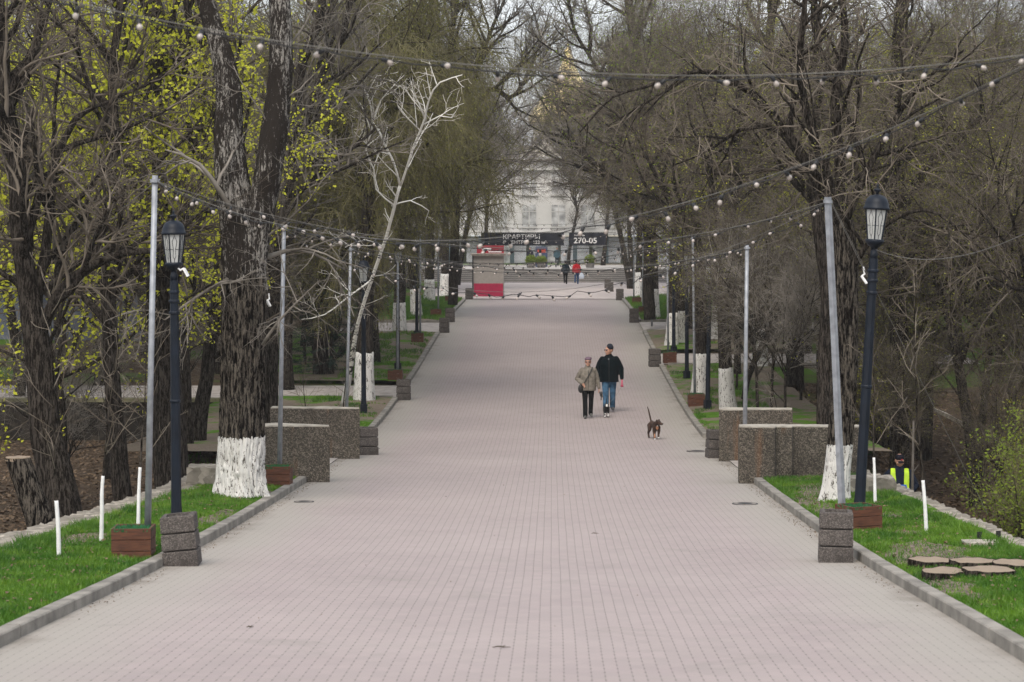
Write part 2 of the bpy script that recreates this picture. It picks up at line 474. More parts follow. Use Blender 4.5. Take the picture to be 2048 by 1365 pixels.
MT = dict(
    paving=mat_paving(), bark=mat_bark('furrowed_bark', (.005,.004,.0035), (.115,.10,.082)),
    bark2=mat_bark('grey_bark', (.010,.008,.0065), (.07,.06,.05), 1.3),
    barkpale=mat_flaky('flaking_pale_bark'),
    birch=mat_birch('birch_bark'),
    twig=mat_twig('brown_twigs', (.045,.036,.027), (.23,.195,.155)),
    twig2=mat_twig('grey_twigs', (.065,.056,.046), (.33,.30,.26), .5),
    twig3=mat_twig('olive_twigs', (.07,.062,.03), (.22,.20,.10)),
    birchtwig=mat_twig('white_birch_twigs', (.48,.45,.40), (.72,.69,.63), .42), twigfar=mat_twig('hazed_twigs', (.12,.105,.09), (.30,.27,.24), .5), saptwig=mat_twig('pale_sapling_twigs', (.10,.08,.06), (.30,.265,.215), .5),  # twigfar: haze and backlight glow put into a paler twig colour
    whitewash=mat_whitewash(),
    leafY=mat_leaf('lime_blossom_clusters', (.42,.45,.02), (.62,.62,.06), .4),
    leafO=mat_leaf('olive_buds', (.13,.13,.03), (.25,.25,.06), .4),
    leafG=mat_leaf('spring_green_leaves', (.12,.18,.015), (.24,.30,.03), .4),
    needle=mat_leaf('blue_green_needles', (.008,.028,.018), (.02,.05,.03), .1),
    lawn=mat_lawn('verge_grass_and_soil', .0), ground=mat_ground(),
    kerb=simple('kerb_concrete', (.22,.205,.18), .9, var=.22, scale=3, bump=.4),
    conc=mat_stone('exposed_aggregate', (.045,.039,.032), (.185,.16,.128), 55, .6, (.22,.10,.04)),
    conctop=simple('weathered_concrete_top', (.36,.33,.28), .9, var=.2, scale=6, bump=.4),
    bin=mat_stone('bin_aggregate', (.06,.053,.049), (.17,.15,.137), 90, .5),
    binedge=simple('bin_edge', (.17,.155,.14), .9, var=.2, scale=20, bump=.4),
    dark=simple('dark_void', (.012,.012,.012), .9),
    wood=mat_wood(), turf=simple('artificial_turf', (.02,.13,.045), .9, var=.3, scale=50),
    pole=simple('galvanised_steel', (.27,.285,.31), .5, .3, .5, var=.14, scale=9, bump=.1, bscale=30),
    lamp=simple('navy_lamp_paint', (.004,.008,.016), .5, .0, .25, var=.2, scale=5),
    lampglass=mat_glass('dusty_lamp_glass', (.42,.43,.42), .3),
    bulb=mat_glass('bulb_glass', (.34,.30,.27), .08),
    filament=simple('bulb_core', (.55,.3,.2), .4),
    socket=simple('bulb_socket', (.008,.009,.011), .5), cable=simple('pale_cable', (.13,.125,.115), .6),
    cable2=simple('black_cable', (.02,.02,.02), .6),
    white=simple('white_paint', (.7,.7,.69), .6, var=.06, bump=.2),
    stonewall=None, cut=mat_rings('cut_log_face'),
)
MT['stonewall'] = mat_stone('crumbling_masonry', (.17,.155,.13), (.33,.30,.255), 9, 1.0)
# ------------------------------------------------------------------ ground, avenue, verges
def grid_sheet(name, xs, ys, zf, mat, smooth=True):
    mb = MB(); nx = len(xs)
    for y in ys:
        for x in xs: mb.v.append((x, y, zf(x, y)))
    for j in range(len(ys)-1):
        for i in range(nx-1):
            mb.f.append((j*nx+i, j*nx+i+1, (j+1)*nx+i+1, (j+1)*nx+i)); mb.m.append(0)
    return mb.build(name, mat, smooth=smooth)
def fr(a, b, n): return [a + (b-a)*i/n for i in range(n+1)]
xs_side = [4.0, 5.0, 5.85, 6.15, 6.6, 7.0, 7.45, 7.6, 8.0, 8.2] + fr(8.8, 30, 30) + fr(32, 70, 12) + [90, 130, 200, 400, 800]
xs = [-x for x in reversed(xs_side)] + [-2, 0, 2] + xs_side
ys = fr(-5, 40, 45) + fr(40.6, 70, 50) + [61.55, 61.65, 62.15, 62.25] + fr(71, 130, 59) + fr(135, 240, 21) + [300, 400, 600, 900, 1500]
ys = sorted(set(round(y, 3) for y in ys))
def ter_sheet(x, y):
    if abs(x) <= 4.01: return zp(y) - .08
    if abs(x) < 5.9: return zp(y) - .02
    return terrain(x, y) 
g = grid_sheet('ground', xs, ys, ter_sheet, MT['ground']); tag(g, kind='structure')
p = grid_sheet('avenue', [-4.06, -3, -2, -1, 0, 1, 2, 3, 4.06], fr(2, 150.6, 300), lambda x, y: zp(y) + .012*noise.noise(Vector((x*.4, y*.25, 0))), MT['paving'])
tag(p, kind='structure')
SOIL = [(4.72,25.2,.62,2.3),(4.42,33.6,.30,2.6),(4.75,36.2,.55,1.6),(-4.35,31,.18,2.2),(-4.55,35.4,.62,1.0),(5.2,31.2,.3,.7),(-5.4,27.3,.35,.9),(4.35,21.6,.22,1.4),(5.0,28.4,.22,.5)]
def soil_at(x, y, k=1.0):
    for (a, b, rx, ry) in SOIL:
        if ((x-a)/rx)**2 + ((y-b)/ry)**2 < k*(.75 + .9*noise.noise(Vector((x*3.1, y*2.1, 4)))): return True
    return False
def verge(xa, xb, ya, yb, name='grass_verge'):
    sx = 1 if xa > 0 else -1
    n = max(2, int((yb-ya)/.4))
    def zf(x, y):
        k = (abs(x) - 4.1)
        return zp(y) + .075 + .035*noise.noise(Vector((x*.9, y*.9, 3))) + .05*min(1, k*1.2)
    o = grid_sheet(name, fr(xa, xb, 7), fr(ya, yb, n), zf, MT['lawn']); tag(o, kind='structure'); return o
def vz(x, y): return zp(y) + .075 + .035*noise.noise(Vector((x*.9, y*.9, 3))) + .05*min(1, (abs(x)-4.1)*1.2)
def near_verge(side, ya, yb):
    mb = MB(); n = int((yb-ya)/.4)
    for j in range(n+1):
        y = ya+(yb-ya)*j/n
        for i in range(8):
            x = side*(4.14+(wallx(side, y)-4.16)*i/7); mb.v.append((x, y, vz(x, y)))
    for j in range(n):
        for i in range(7):
            q = (j*8+i, j*8+i+1, (j+1)*8+i+1, (j+1)*8+i); mb.f.append(q if side > 0 else q[::-1]); mb.m.append(0)
    tag(mb.build('grass_verge', MT['lawn'], smooth=True), kind='structure')
near_verge(-1, 5, 39.6); near_verge(1, 5, 39.2)
verge(-9.0, -4.14, 46.4, 63.1); verge(4.14, 7.6, 46.4, 73.6); verge(-9.0, -4.14, 67.9, 86.5); verge(4.14, 9.5, 78.6, 87.4)
verge(-9.0, -4.14, 92.2, 113); verge(4.14, 9.5, 92.6, 114)
def soil_sheets():
    for sd in (-1, 1):
        mb = MB(); x0, x1, st = 4.16, 6.0, .06
        for j in range(int(24/st/1.5)):
            y = 15 + j*st*1.5
            for i in range(int((x1-x0)/st)):
                x = sd*(x0 + i*st)
                if not soil_at(x + sd*st/2, y + st*.75) or abs(x) > wallx(sd, y)-.2: continue
                q = [(x, y), (x+sd*st, y), (x+sd*st, y+st*1.5), (x, y+st*1.5)]
                if sd < 0: q = q[::-1]
                mb.add([(a, b, vz(a, b)+.006) for a, b in q], [(0,1,2,3)])
        if mb.v: tag(mb.build('bare_soil', MT['soil']), kind='structure')
MT['soil'] = simple('dry_verge_soil', (.15,.12,.09), .95, var=.4, scale=14, bump=.8, bscale=40)
soil_sheets()
def pad(name, xa, xb, ya, yb, dz=.006, mat='paving'):
    o = grid_sheet(name, fr(xa, xb, 12), fr(ya, yb, 8), lambda x, y: zp(y)+dz, MT[mat]); tag(o, kind='structure'); return o
MT['path'] = simple('side_path_slabs', (.34,.31,.285), .9, var=.14, scale=3, bump=.2)
pad('side_path', -40, -4.05, 63.5, 67.2, .03, 'path')
pad('side_path', -40, -4.05, 87.0, 91.6, .05, 'path'); pad('side_path', 4.05, 40, 87.9, 92.0, .05, 'path')
pad('side_path', 4.05, 24, 74.2, 77.8, .05, 'path')
pad('side_path', -6.2, -4.05, 39.9, 45.9, .02, 'path'); pad('side_path', 4.05, 6.4, 39.5, 45.9, .02, 'path')
o = grid_sheet('plaza', fr(-70, 70, 10), fr(114.3, 151, 40), lambda x, y: zp(y) + .02 + .012, simple('plaza_slabs', (.42,.37,.35), .85, var=.1, scale=1.5)); tag(o, kind='structure')

def kerb(side, ya, yb, label, close=None):
    mb = MB(); n = int((yb-ya)/1.0); L_ = (yb-ya)/n
    for i in range(n):
        y0, y1 = ya + i*L_ + .003, ya + (i+1)*L_ - .003
        jz, jx = random.uniform(-.002,.002), random.uniform(-.003,.003)
        x0, x1 = side*(4.0)+jx, side*4.15+jx
        a, b_ = (x0, x1) if x0 < x1 else (x1, x0)
        z0, z1 = zp(y0), zp(y1)
        h0 = .11 + jz; c = .012
        vs = []
        for (yy, zz) in ((y0, z0), (y1, z1)):
            vs += [(a, yy, zz-.1), (b_, yy, zz-.1), (b_, yy, zz+h0-c), (b_-c, yy, zz+h0), (a+c, yy, zz+h0), (a, yy, zz+h0-c)]
        fs = [(0,1,2,3,4,5), (11,10,9,8,7,6)] + [((k+1) % 6, k, k+6, (k+1) % 6+6) for k in range(6)]
        mb.add(vs, fs)
    o = mb.build('kerb', MT['kerb']); tag(o, label, 'kerb')
random.seed(3)
kerb(-1, 5, 39.7, 'long grey kerb beside the near left lawn', 1); kerb(-1, 52.4, 63.0, 'kerb between the left concrete walls and the left side path')
kerb(-1, 68.0, 86.4, 'kerb along the left verge beyond the side path'); kerb(-1, 92.2, 112.5, 'farthest left kerb beside the bright grass near the kiosk')
kerb(1, 5, 39.2, 'long grey kerb beside the near right lawn with log slices'); kerb(1, 52.2, 73.6, 'right kerb running up from the concrete walls to the third stone bin')
kerb(1, 78.2, 87.3, 'short right kerb with bare soil behind it'); kerb(1, 92.6, 114, 'farthest right kerb past the whitewashed trunk')
def kerb_across(xa, xb, y, label):
    mb = MB(); n = max(1, int(abs(xb-xa)))
    for i in range(n):
        x0 = xa+(xb-xa)*i/n; x1 = xa+(xb-xa)*(i+1)/n
        mb.box(((x0+x1)/2, y, zp(y)+.0), (abs(x1-x0)-.01, .15, .24))
    tag(mb.build('kerb', MT['kerb']), label, 'kerb')
kerb_across(4.16, 9.4, 92.5, 'cross kerb in front of the far right whitewashed trunk'); kerb_across(4.16, 9.4, 87.35, 'cross kerb on the near edge of the far right side path')
kerb_across(-8.8, -4.16, 92.1, 'cross kerb at the near end of the far left grass'); kerb_across(-8.8, -4.16, 63.25, 'cross kerb on the near edge of the left side path')
kerb_across(4.3, 12, 73.85, 'cross kerb beside the third right planter')

# ------------------------------------------------------------------ low crumbling edge walls
def edge_wall(side, y0, y1, label):
    mb = MB(); n = int((y1-y0)/.08); rows = []
    for i in range(n+1):
        y = y0 + (y1-y0)*i/n
        w = (.25 if side > 0 else .34) + .05*noise.noise(Vector((y*.8, side, 0))) + .05*noise.noise(Vector((y*3.1, side, 4)))
        zt = zp(y) + (.11 if side > 0 else .14) + .03*noise.noise(Vector((y*1.1, side*3, 1)))
        xo = wallx(side, y) + .05*noise.noise(Vector((y*.35, side*5, 2)))
        prof = [(-w, -.25)] + [(-w + 2*w*k/5, .0) for k in range(6)] + [(w+.02, -.25), (w+.02, -1.0), (w+.05, -2.0)]
        row = []
        for k, (dx, dz) in enumerate(prof):
            q = Vector((xo+dx, y, zt+dz))
            j = noise.noise_vector(Vector((q.x*4.3, q.y*4.3, q.z*4.3+side)))*.035 + noise.noise_vector(Vector((q.x*13, q.y*13, q.z*13)))*.022
            if k > 0 and k < 7: j.z += .035*noise.noise(Vector((q.x*9, q.y*6, 7)))
            row.append((side*(q.x+j.x), q.y+j.y*.5, q.z+j.z))
        rows.append(row)
    m = len(rows[0])
    for r in rows: mb.v.extend(r)
    for i in range(n):
        for k in range(m-1):
            a, b_, c, d = i*m+k, i*m+k+1, (i+1)*m+k+1, (i+1)*m+k
            mb.f.append((a, b_, c, d) if side < 0 else (d, c, b_, a)); mb.m.append(0)
    tag(mb.build('stone_wall', MT['stonewall']), label, 'wall')
edge_wall(-1, 12, 39.8, 'low crumbling stone wall along the left edge of the near lawn')
edge_wall(1, 12, 46, 'low crumbling stone wall along the right edge, in front of the worker')

# ------------------------------------------------------------------ folded concrete wall blocks
def conc_wall(name, poly, zb, h, label, ztops=None):
    root = thing(name, label, 'wall', (poly[0][0], poly[0][1], zb))
    P = [(x-poly[0][0], y-poly[0][1]) for x, y in poly]
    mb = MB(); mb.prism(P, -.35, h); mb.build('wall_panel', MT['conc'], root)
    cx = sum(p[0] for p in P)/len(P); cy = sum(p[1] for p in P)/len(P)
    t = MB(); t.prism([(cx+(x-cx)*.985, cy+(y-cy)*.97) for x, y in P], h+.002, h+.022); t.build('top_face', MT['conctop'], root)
z40, z46 = zp(39.7), zp(46)
conc_wall('concrete_wall', [(-3.58,39.5),(-3.60,39.68),(-4.6,40.15),(-4.95,39.95),(-5.3,40.1),(-5.3,39.6),(-4.9,39.42),(-4.62,39.5)], z40, 1.0, 'near left folded pebbledash concrete wall next to the big whitewashed trunk')
conc_wall('concrete_wall', [(-3.60,45.9),(-3.62,46.1),(-4.4,46.5),(-4.6,46.35),(-5.5,46.5),(-5.5,46.1),(-4.65,46.0),(-4.5,45.9)], z46, 1.04, 'far left folded concrete wall with white stains, behind the nearer one')
conc_wall('concrete_wall', [(3.74,39.2),(4.36,39.05),(4.40,39.2),(4.68,39.15),(4.72,39.25),(6.0,39.15),(6.0,39.55),(5.0,39.62),(4.3,39.7),(3.76,39.6)], zp(39.3), 1.0, 'near right folded concrete wall in front of the leaning whitewashed trunk')
conc_wall('concrete_wall', [(3.84,45.2),(4.0,45.1),(4.8,45.25),(5.35,45.2),(5.40,45.6),(4.6,45.7),(3.9,45.75)], zp(45.3), 1.05, 'far right folded concrete wall with orange rust stains')

# retaining wall in the dell on the left
rw = thing('retaining_wall', 'long dark retaining wall below the left side path', 'wall', (-26, 61.6, zp(62)))
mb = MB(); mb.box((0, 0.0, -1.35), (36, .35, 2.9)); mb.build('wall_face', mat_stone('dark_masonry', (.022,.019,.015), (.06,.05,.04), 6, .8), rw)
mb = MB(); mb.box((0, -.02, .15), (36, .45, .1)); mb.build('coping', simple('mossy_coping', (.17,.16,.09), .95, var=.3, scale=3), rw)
# stone pier at the inner end of the left edge wall
def rubble(name, loc, d, label):
    mb = MB(); random.seed(int(loc[1]*10))
    bm = bmesh.new(); bmesh.ops.create_cube(bm, size=1); bmesh.ops.subdivide_edges(bm, edges=bm.edges[:], cuts=6, use_grid_fill=True)
    for v in bm.verts:
        v.co = Vector((v.co.x*d[0], v.co.y*d[1], v.co.z*d[2]))
        v.co += noise.noise_vector(v.co*5+Vector(loc))*.05
    me = bpy.data.meshes.new(name); bm.to_mesh(me); bm.free(); me.materials.append(MT['stonewall'])
    o = bpy.data.objects.new(name, me); COL.objects.link(o); o.location = loc; tag(o, label, 'wall pier')
MT['darkstone'] = mat_stone('dark_pier_stone', (.07,.06,.05), (.15,.13,.1), 9, .9)
rubble('stone_pier', (-5.35, 37.2, zp(37)+.17), (.75,.7,.55), 'squat stone pier left of the big whitewashed trunk')
rubble('stone_pier', (5.55, 35.6, zp(35.6)+.12), (.75,.6,.5), 'squat dark stone pier behind the right street lamp')

# ------------------------------------------------------------------ stone litter bins
def make_bin():
    root = thing('litter_bin', 'x', 'litter bin')
    w, h, n, t = .40, .60, 3, .06
    for k in range(n):
        z0 = k*h/n + (.006 if k else 0); z1 = (k+1)*h/n - .006
        s1 = 1 - .05*(k/n); s2 = s1 - .012
        W = w*s1/2; W2 = w*s2/2; c = .012
        mb = MB()
        def ring(W, z): return [(-W, -W, z), (W, -W, z), (W, W, z), (-W, W, z)]
        rs = [ring(W-c, z0), ring(W, z0+c), ring(W2, z1-c), ring(W2-c, z1), ring(W2-t, z1), ring(W-t, z0+.004)]
        for r in rs: mb.v.extend(r)
        for i in range(5):
            for j in range(4): mb.f.append((i*4+j, i*4+(j+1) % 4, (i+1)*4+(j+1) % 4, (i+1)*4+j)); mb.m.append(0)
        mb.build('stone_course', MT['bin'], root)
    mb = MB(); mb.box((0, 0, h/2-.03), (w-.16, w-.16, h-.1)); mb.build('liner', MT['dark'], root)
    return root
GB = 'stone litter bins standing along the kerbs'
b0 = make_bin(); kb = [(c, []) for c in children(b0)]; b0['group'] = GB
binspec = [(-3.81, 25.15, .05, 'nearest left stone bin, leaning beside the wooden planter', (0, math.radians(-5), 0)),
 (3.72, 25.7, -.10, 'nearest right stone bin with scraps on its rim, in front of the leaning poles', (0, math.radians(1), 0)),
 (-3.55, 47.2, .3, 'stone bin half hidden behind the far left concrete wall', None),
 (3.86, 46.3, .12, 'stone bin touching the rusty far right concrete wall', (0, math.radians(2), 0)),
 (-3.86, 63.3, 0, 'stone bin at the corner of the left side path', None), (3.86, 73.9, .05, 'right stone bin beside the third planter, behind the man', None),
 (-3.86, 87.2, 0, 'left stone bin beside the whitewashed far trunk', None), (3.86, 92.5, 0, 'right stone bin before the far cross kerb', None),
 (-3.9, 92.9, .1, 'left stone bin at the start of the bright far grass', None), (-3.9, 114.4, 0, 'stone bin in front of the crimson kiosk', None),
 (3.9, 113.2, 0, 'right stone bin third from the far end of the kerb', None), (3.75, 126.5, 0, 'small distant right stone bin below the stairs', None),
 (3.8, 134, .0, 'most distant right stone bin', None)]
for i, (x, y, rz, lab, tilt) in enumerate(binspec):
    o = b0 if i == 0 else copy_tree(b0, kb, label=lab)
    o['label'] = lab; o.location = (x, y, zp(y) - .01); o.rotation_euler = (0, tilt[1] if tilt else 0, rz)

# ------------------------------------------------------------------ wooden planters
def make_planter():
    root = thing('wooden_planter', 'x', 'planter')
    w, h = .45, .39
    for side in range(4):
        for k in range(3):
            mb = MB(); z = h/3*(k+.5)
            a = side*math.pi/2
            L_ = w if side % 2 == 0 else w-.056
            c = (math.sin(a)*(w/2-.014), -math.cos(a)*(w/2-.014), z)
            mb.box(c, (L_, .026, h/3-.008), a)
            mb.build('plank', MT['wood'], root)
    mb = MB(); mb.box((0, 0, h-.06), (w-.06, w-.06, .04)); 
    random.seed(5)
    for _ in range(420):
        x, y = random.uniform(-.23,.23), random.uniform(-.23,.23)
        a = random.uniform(0, 6.28); l = random.uniform(.02,.06)
        mb.add([(x-.008, y, h-.04), (x+.008, y, h-.04), (x+math.cos(a)*.02, y+math.sin(a)*.02, h-.04+l)], [(0,1,2)])
    mb.build('turf', MT['turf'], root)
    return root
pl0 = make_planter(); kp = [(c, []) for c in children(pl0)]; pl0['group'] = 'wooden planters at the feet of the poles'
plspec = [(-4.42, 25.4, .05, 'brown wooden planter touching the leaning left stone bin'), (-4.27, 37.6, .0, 'planter with bright green turf beside the big whitewashed trunk'),
 (4.45, 29.0, .42, 'reddish planter twisted behind the nearest right stone bin'), (-4.45, 50.5, 0, 'planter mostly hidden behind the far left concrete wall'),
 (4.40, 44.0, .1, 'planter hidden behind the near right concrete wall'), (4.38, 60.6, 0, 'planter on the right verge under the third right pole'),
 (-4.45, 68.3, 0, 'planter just past the left side path'), (4.40, 74.6, 0, 'planter beside the third right stone bin'),
 (-4.6, 82, 0, 'planter on the left verge below the far whitewashed trunks'), (4.45, 97, 0, 'planter beside the far right whitewashed trunk'),
 (-4.6, 95, 0, 'planter in the bright far left grass'), (4.5, 106, 0, 'planter behind the far right bins'), (-4.6, 108, 0, 'left planter closest to the kiosk')]
for i, (x, y, rz, lab) in enumerate(plspec):
    o = pl0 if i == 0 else copy_tree(pl0, kp, label=lab)
    o['label'] = lab; o.location = (x, y, zp(y)+.04); o.rotation_euler = (0, 0, rz)

# ------------------------------------------------------------------ poles with light strings
POLES = {}
def pole(key, x, y, xt, zt, label, sq=False, r=.035):
    zb = zp(y) + .3
    o = thing('light_pole', label, 'pole', (x, y, zb), group='grey poles carrying the light strings')
    mb = MB()
    top = Vector((xt-x, 0, zt-zb))
    if sq: mb.tube([Vector((0,0,-.2)), top*.5, top], [r*1.35, r*1.3, r*1.25], 4)
    else: mb.tube([Vector((0,0,-.2)), top*.5, top], [r*1.15, r, r*.95], 12)
    mb.build('shaft', MT['pole'], o, smooth=not sq)
    mb = MB(); mb.tube([top + Vector((-.06,0,-.05)), top + Vector((.06,0,-.05))], .008, 6); mb.tube([top*.985+Vector((0,0,-.02)), top*.985+Vector((0,0,.02))], r*1.6, 10)
    mb.build('cable_clamp', MT['pole'], o)
    POLES[key] = Vector((xt, y, zt - .06))
pole('L0', -4.3, 12.3, -4.3, 6.92, 'near left pole outside the picture')
pole('L1', -4.30, 25.6, -4.21, 5.69, 'nearest left round grey pole rising from the brown planter')
pole('L2', -4.30, 38.0, -4.22, 5.17, 'second left grey pole in front of the near concrete wall', r=.037)
pole('L3', -4.33, 50.6, -4.22, 4.72, 'third left grey pole beside the leaning birch')
pole('L4', -4.38, 68.3, -4.38, 4.45, 'fourth left grey pole past the side path')
pole('L5', -4.5, 82.0, -4.5, 5.0, 'fifth left pole in front of far whitewashed trunks')
pole('L6', -4.5, 95.0, -4.5, 5.7, 'sixth left pole in the bright grass')
pole('L7', -4.5, 108.0, -4.5, 5.9, 'seventh left pole near the kiosk')
pole('R0', 4.45, 15.0, 4.45, 6.66, 'near right pole outside the picture')
pole('R1', 4.27, 29.2, 4.07, 5.50, 'nearest right square grey pole leaning left beside the street lamp', sq=True, r=.038)
pole('R2', 4.20, 43.3, 4.25, 4.80, 'second right grey pole behind the concrete walls', r=.04)
pole('R3', 4.36, 60.8, 4.30, 4.95, 'third right grey pole standing in its planter on the verge')
pole('R4', 4.36, 74.8, 4.33, 4.75, 'fourth right dark grey pole beside the third stone bin')
pole('R5', 4.45, 89.0, 4.45, 5.4, 'fifth right pole before the far whitewashed trunk')
pole('R6', 4.5, 99.0, 4.5, 5.8, 'sixth right pole in the far grass')
pole('R7', 4.5, 110.0, 4.5, 5.95, 'most distant right pole')
for k in ('L0', 'R0'):
    pass

def mk_bulb_meshes():
    s = MB(); s.lathe([(.012,.004),(.021,-.004),(.023,-.05),(.018,-.058)], 10)
    b = MB(); b.lathe([(.012,-.052),(.017,-.062),(.026,-.078),(.0285,-.094),(.024,-.111),(.013,-.121),(.002,-.124)], 12)
    return s.mesh('socket', MT['socket'], True), b.mesh('bulb', MT['bulb'], True)
SOCK_ME, BULB_ME = mk_bulb_meshes()
def string(a, b, sag, label, seed=0, spc=.36, wav=.012, dz=0.0, bulbs=True, dzb=0.0):
    random.seed(seed)
    A, B = POLES[a] + Vector((0,0,dz)), POLES[b] + Vector((0,0,dzb))
    root = thing('light_string', label, 'string lights', A, group='strings of bulbs slung across the avenue')
    D = B - A; L_ = D.length; n = int(L_/spc)
    def pt(t): return D*t + Vector((0, 0, -sag*4*t*(1-t)))
    w1, w2 = MB(), MB()
    K = n*2
    w1.tube([pt(i/K) + Vector((0,0,.0)) for i in range(K+1)], .0036, 5)
    wob = [Vector((random.uniform(-1,1)*wav*.6, 0, -random.uniform(.35,1.6)*wav*2.2*(1 if 0 < i < K else 0))) for i in range(K+1)]
    w2.tube([pt(i/K) + wob[i] for i in range(K+1)], .0052, 5)
    w1.build('support_wire', MT['cable'], root); w2.build('power_cable', MT['cable2'], root)
    if not bulbs: return
    for i in range(1, n*2, 2):
        s = bpy.data.objects.new('bulb_socket', SOCK_ME); COL.objects.link(s); s.parent = root
        s.location = pt(i/K) + wob[i]
        s.rotation_euler = (random.gauss(0,.6), random.choice((-1,1))*random.uniform(.2,1.25), random.gauss(0,.6))
        g_ = bpy.data.objects.new('bulb', BULB_ME); COL.objects.link(g_); g_.parent = s; s.scale = (.64,)*3 if a == 'L0' else (.74,)*3
string('L0', 'R0', .57, 'nearest string of bulbs high across the top of the picture', 1, dzb=-.24)
string('L1', 'R0', 1.12, 'string rising from the nearest left pole to the upper right corner', 2)
string('L1', 'R1', .70, 'upper string between the nearest left and nearest right poles', 3)
string('L2', 'R1', 1.15, 'lowest hanging string, from the second left pole to the nearest right pole', 4, wav=.03)
string('L2', 'R2', .55, 'string between the second left and second right poles', 5)
string('L3', 'R2', .50, 'string from the third left pole to the second right pole', 6)
string('L3', 'R3', .55, 'string between the third left and third right poles', 7)
string('L4', 'R3', .45, 'string from the fourth left pole to the third right pole', 8)
string('L4', 'R4', .45, 'string between the fourth poles', 9)
string('L5', 'R4', .4, 'string from the fifth left pole to the fourth right pole', 10)
string('L5', 'R5', .4, 'string between the fifth poles', 11)
string('L6', 'R6', .4, 'string between the sixth poles', 12)
string('L7', 'R7', .35, 'most distant string of bulbs', 13)

# ------------------------------------------------------------------ street lamps
def make_lamp():
    root = thing('street_lamp', 'x', 'street lamp')
    H = 4.25   # to the finial
    m = MB(); m.box((0,0,.14), (.17,.17,.30)); m.build('base_box', MT['lamp'], root)
    m = MB(); m.lathe([(.078,.28),(.068,.40),(.062,1.75),(.056,3.32)], 8); post = m.build('post', MT['lamp'], root)
    for z in (1.75, 2.9, 3.05, 3.17):
        m = MB(); m.lathe([(.066,z-.02),(.072,z-.01),(.072,z+.01),(.066,z+.02)], 12); m.build('collar', MT['lamp'], post)
    z = H - .92
    m = MB(); m.lathe([(.05,z-.03),(.048,z+.06),(.04,z+.08),(.04,z+.12),(.085,z+.15),(.115,z+.19),(.12,z+.22),(.10,z+.225)], 12); m.build('lantern_cup', MT['lamp'], root, True)
    zb, zt, rb, rt = z+.225, z+.60, .098, .148
    for k in range(6):
        a0, a1 = math.pi/3*k+.26, math.pi/3*(k+1)+.26
        def P_(a, r, zz): return Vector((r*math.cos(a), r*math.sin(a), zz))
        A, B, C_, D_ = P_(a0, rb*.94, zb), P_(a1, rb*.94, zb), P_(a1, rt*.94, zt), P_(a0, rt*.94, zt)
        g_ = MB(); nrm = (B-A).cross(D_-A).normalized()*.003
        g_.add([A, B, C_, D_, A-nrm, B-nrm, C_-nrm, D_-nrm], [(0,1,2,3),(7,6,5,4),(0,4,5,1),(1,5,6,2),(2,6,7,3),(3,7,4,0)])
        pane = g_.build('glass_panel', MT['lampglass'], root)
        tr = MB()
        def uv(u, v): return (A*(1-u)+B*u)*(1-v) + (D_*(1-u)+C_*u)*v + nrm*1.6
        pts = [(.5,.10),(.68,.20),(.62,.45),(.74,.72),(.6,.84),(.5,.92),(.4,.84),(.26,.72),(.38,.45),(.32,.20),(.5,.10)]
        tr.tube([uv(*q) for q in pts], .0032, 4)
        tr.tube([uv(.5,0), uv(.5,.10)], .003, 4); tr.tube([uv(.5,.92), uv(.5,1)], .003, 4); tr.tube([uv(0,.45), uv(.38,.45)], .003, 4); tr.tube([uv(.62,.45), uv(1,.45)], .003, 4)
        tr.build('tracery', MT['lamp'], pane)
        bar = MB(); bar.tube([P_(a0, rb, zb-.01), P_(a0, rt, zt+.01)], .0095, 5); bar.build('glazing_bar', MT['lamp'], root)
    m = MB(); m.lathe([(.158,zt-.015),(.165,zt),(.162,zt+.015),(.150,zt+.03),(.146,zt+.07),(.125,zt+.12),(.09,zt+.155),(.04,zt+.17),(.02,zt+.175)], 18); m.build('cap', MT['lamp'], root, True)
    m = MB(); m.lathe([(.018,zt+.172),(.018,zt+.20),(.05,zt+.225),(.048,zt+.235),(.015,zt+.25),(.014,zt+.27),(.02,zt+.283),(.004,zt+.305)], 12); m.build('finial', MT['lamp'], root, True)
    return root
lp0 = make_lamp(); kl = [(c, children(c)) for c in children(lp0)]; lp0['group'] = 'dark blue park lamps'
lspec = [(-4.47, 28.6, 'nearest left park lamp with dusty lantern, behind the leaning bin', (-.012, -.012), 1.0), (4.53, 29.6, 'nearest right park lamp, tilted, beside the square grey pole', (0, .058), 1.10),
 (-4.58, 58.3, 'left park lamp post in front of the wide whitewashed trunk', (0,0), 1), (4.62, 59.6, 'right park lamp behind the second right pole', (0,.02), 1),
 (4.62, 68.7, 'right park lamp just past the third right pole', (0,0), 1), (4.70, 77.5, 'right park lamp behind the third stone bin', (0,0), 1),
 (-4.6, 71.5, 'left park lamp close behind the fourth left pole', (0,0), 1), (-4.75, 84, 'left park lamp beside the far left planter', (0,0), 1),
 (4.7, 96, 'right park lamp in the far bright grass', (0,0), 1), (-4.7, 113.8, 'left park lamp beside the kiosk', (0,0), 1)]
for i, (x, y, lab, tl, s_) in enumerate(lspec):
    o = lp0 if i == 0 else copy_tree(lp0, kl, label=lab)
    o['label'] = lab; o.location = (x, y, zp(y)+.05); o.rotation_euler = (tl[0], tl[1], .1*i); o.scale = (s_, s_, s_)
def floodlight(loc, rot, label):
    root = thing('floodlight', label, 'floodlight', loc); root.rotation_euler = rot
    m = MB(); m.box((0,0,0), (.03,.08,.12)); m.build('housing', MT['white'], root)
    m = MB(); m.box((.03,0,.06), (.06,.02,.02)); m.tube([(.05,0,.06),(.09,0,.15)], .012, 6); m.build('bracket', MT['white'], root)
floodlight((PX(1728,29.5), 29.5, PZ(560,29.5)), (0, -.6, 0), 'small white floodlight on the left side of the tilted right lamp')
floodlight((PX(372,28.6), 28.6, PZ(545,28.6)), (0, .5, 3.14), 'small white floodlight clamped to the nearest left lamp')
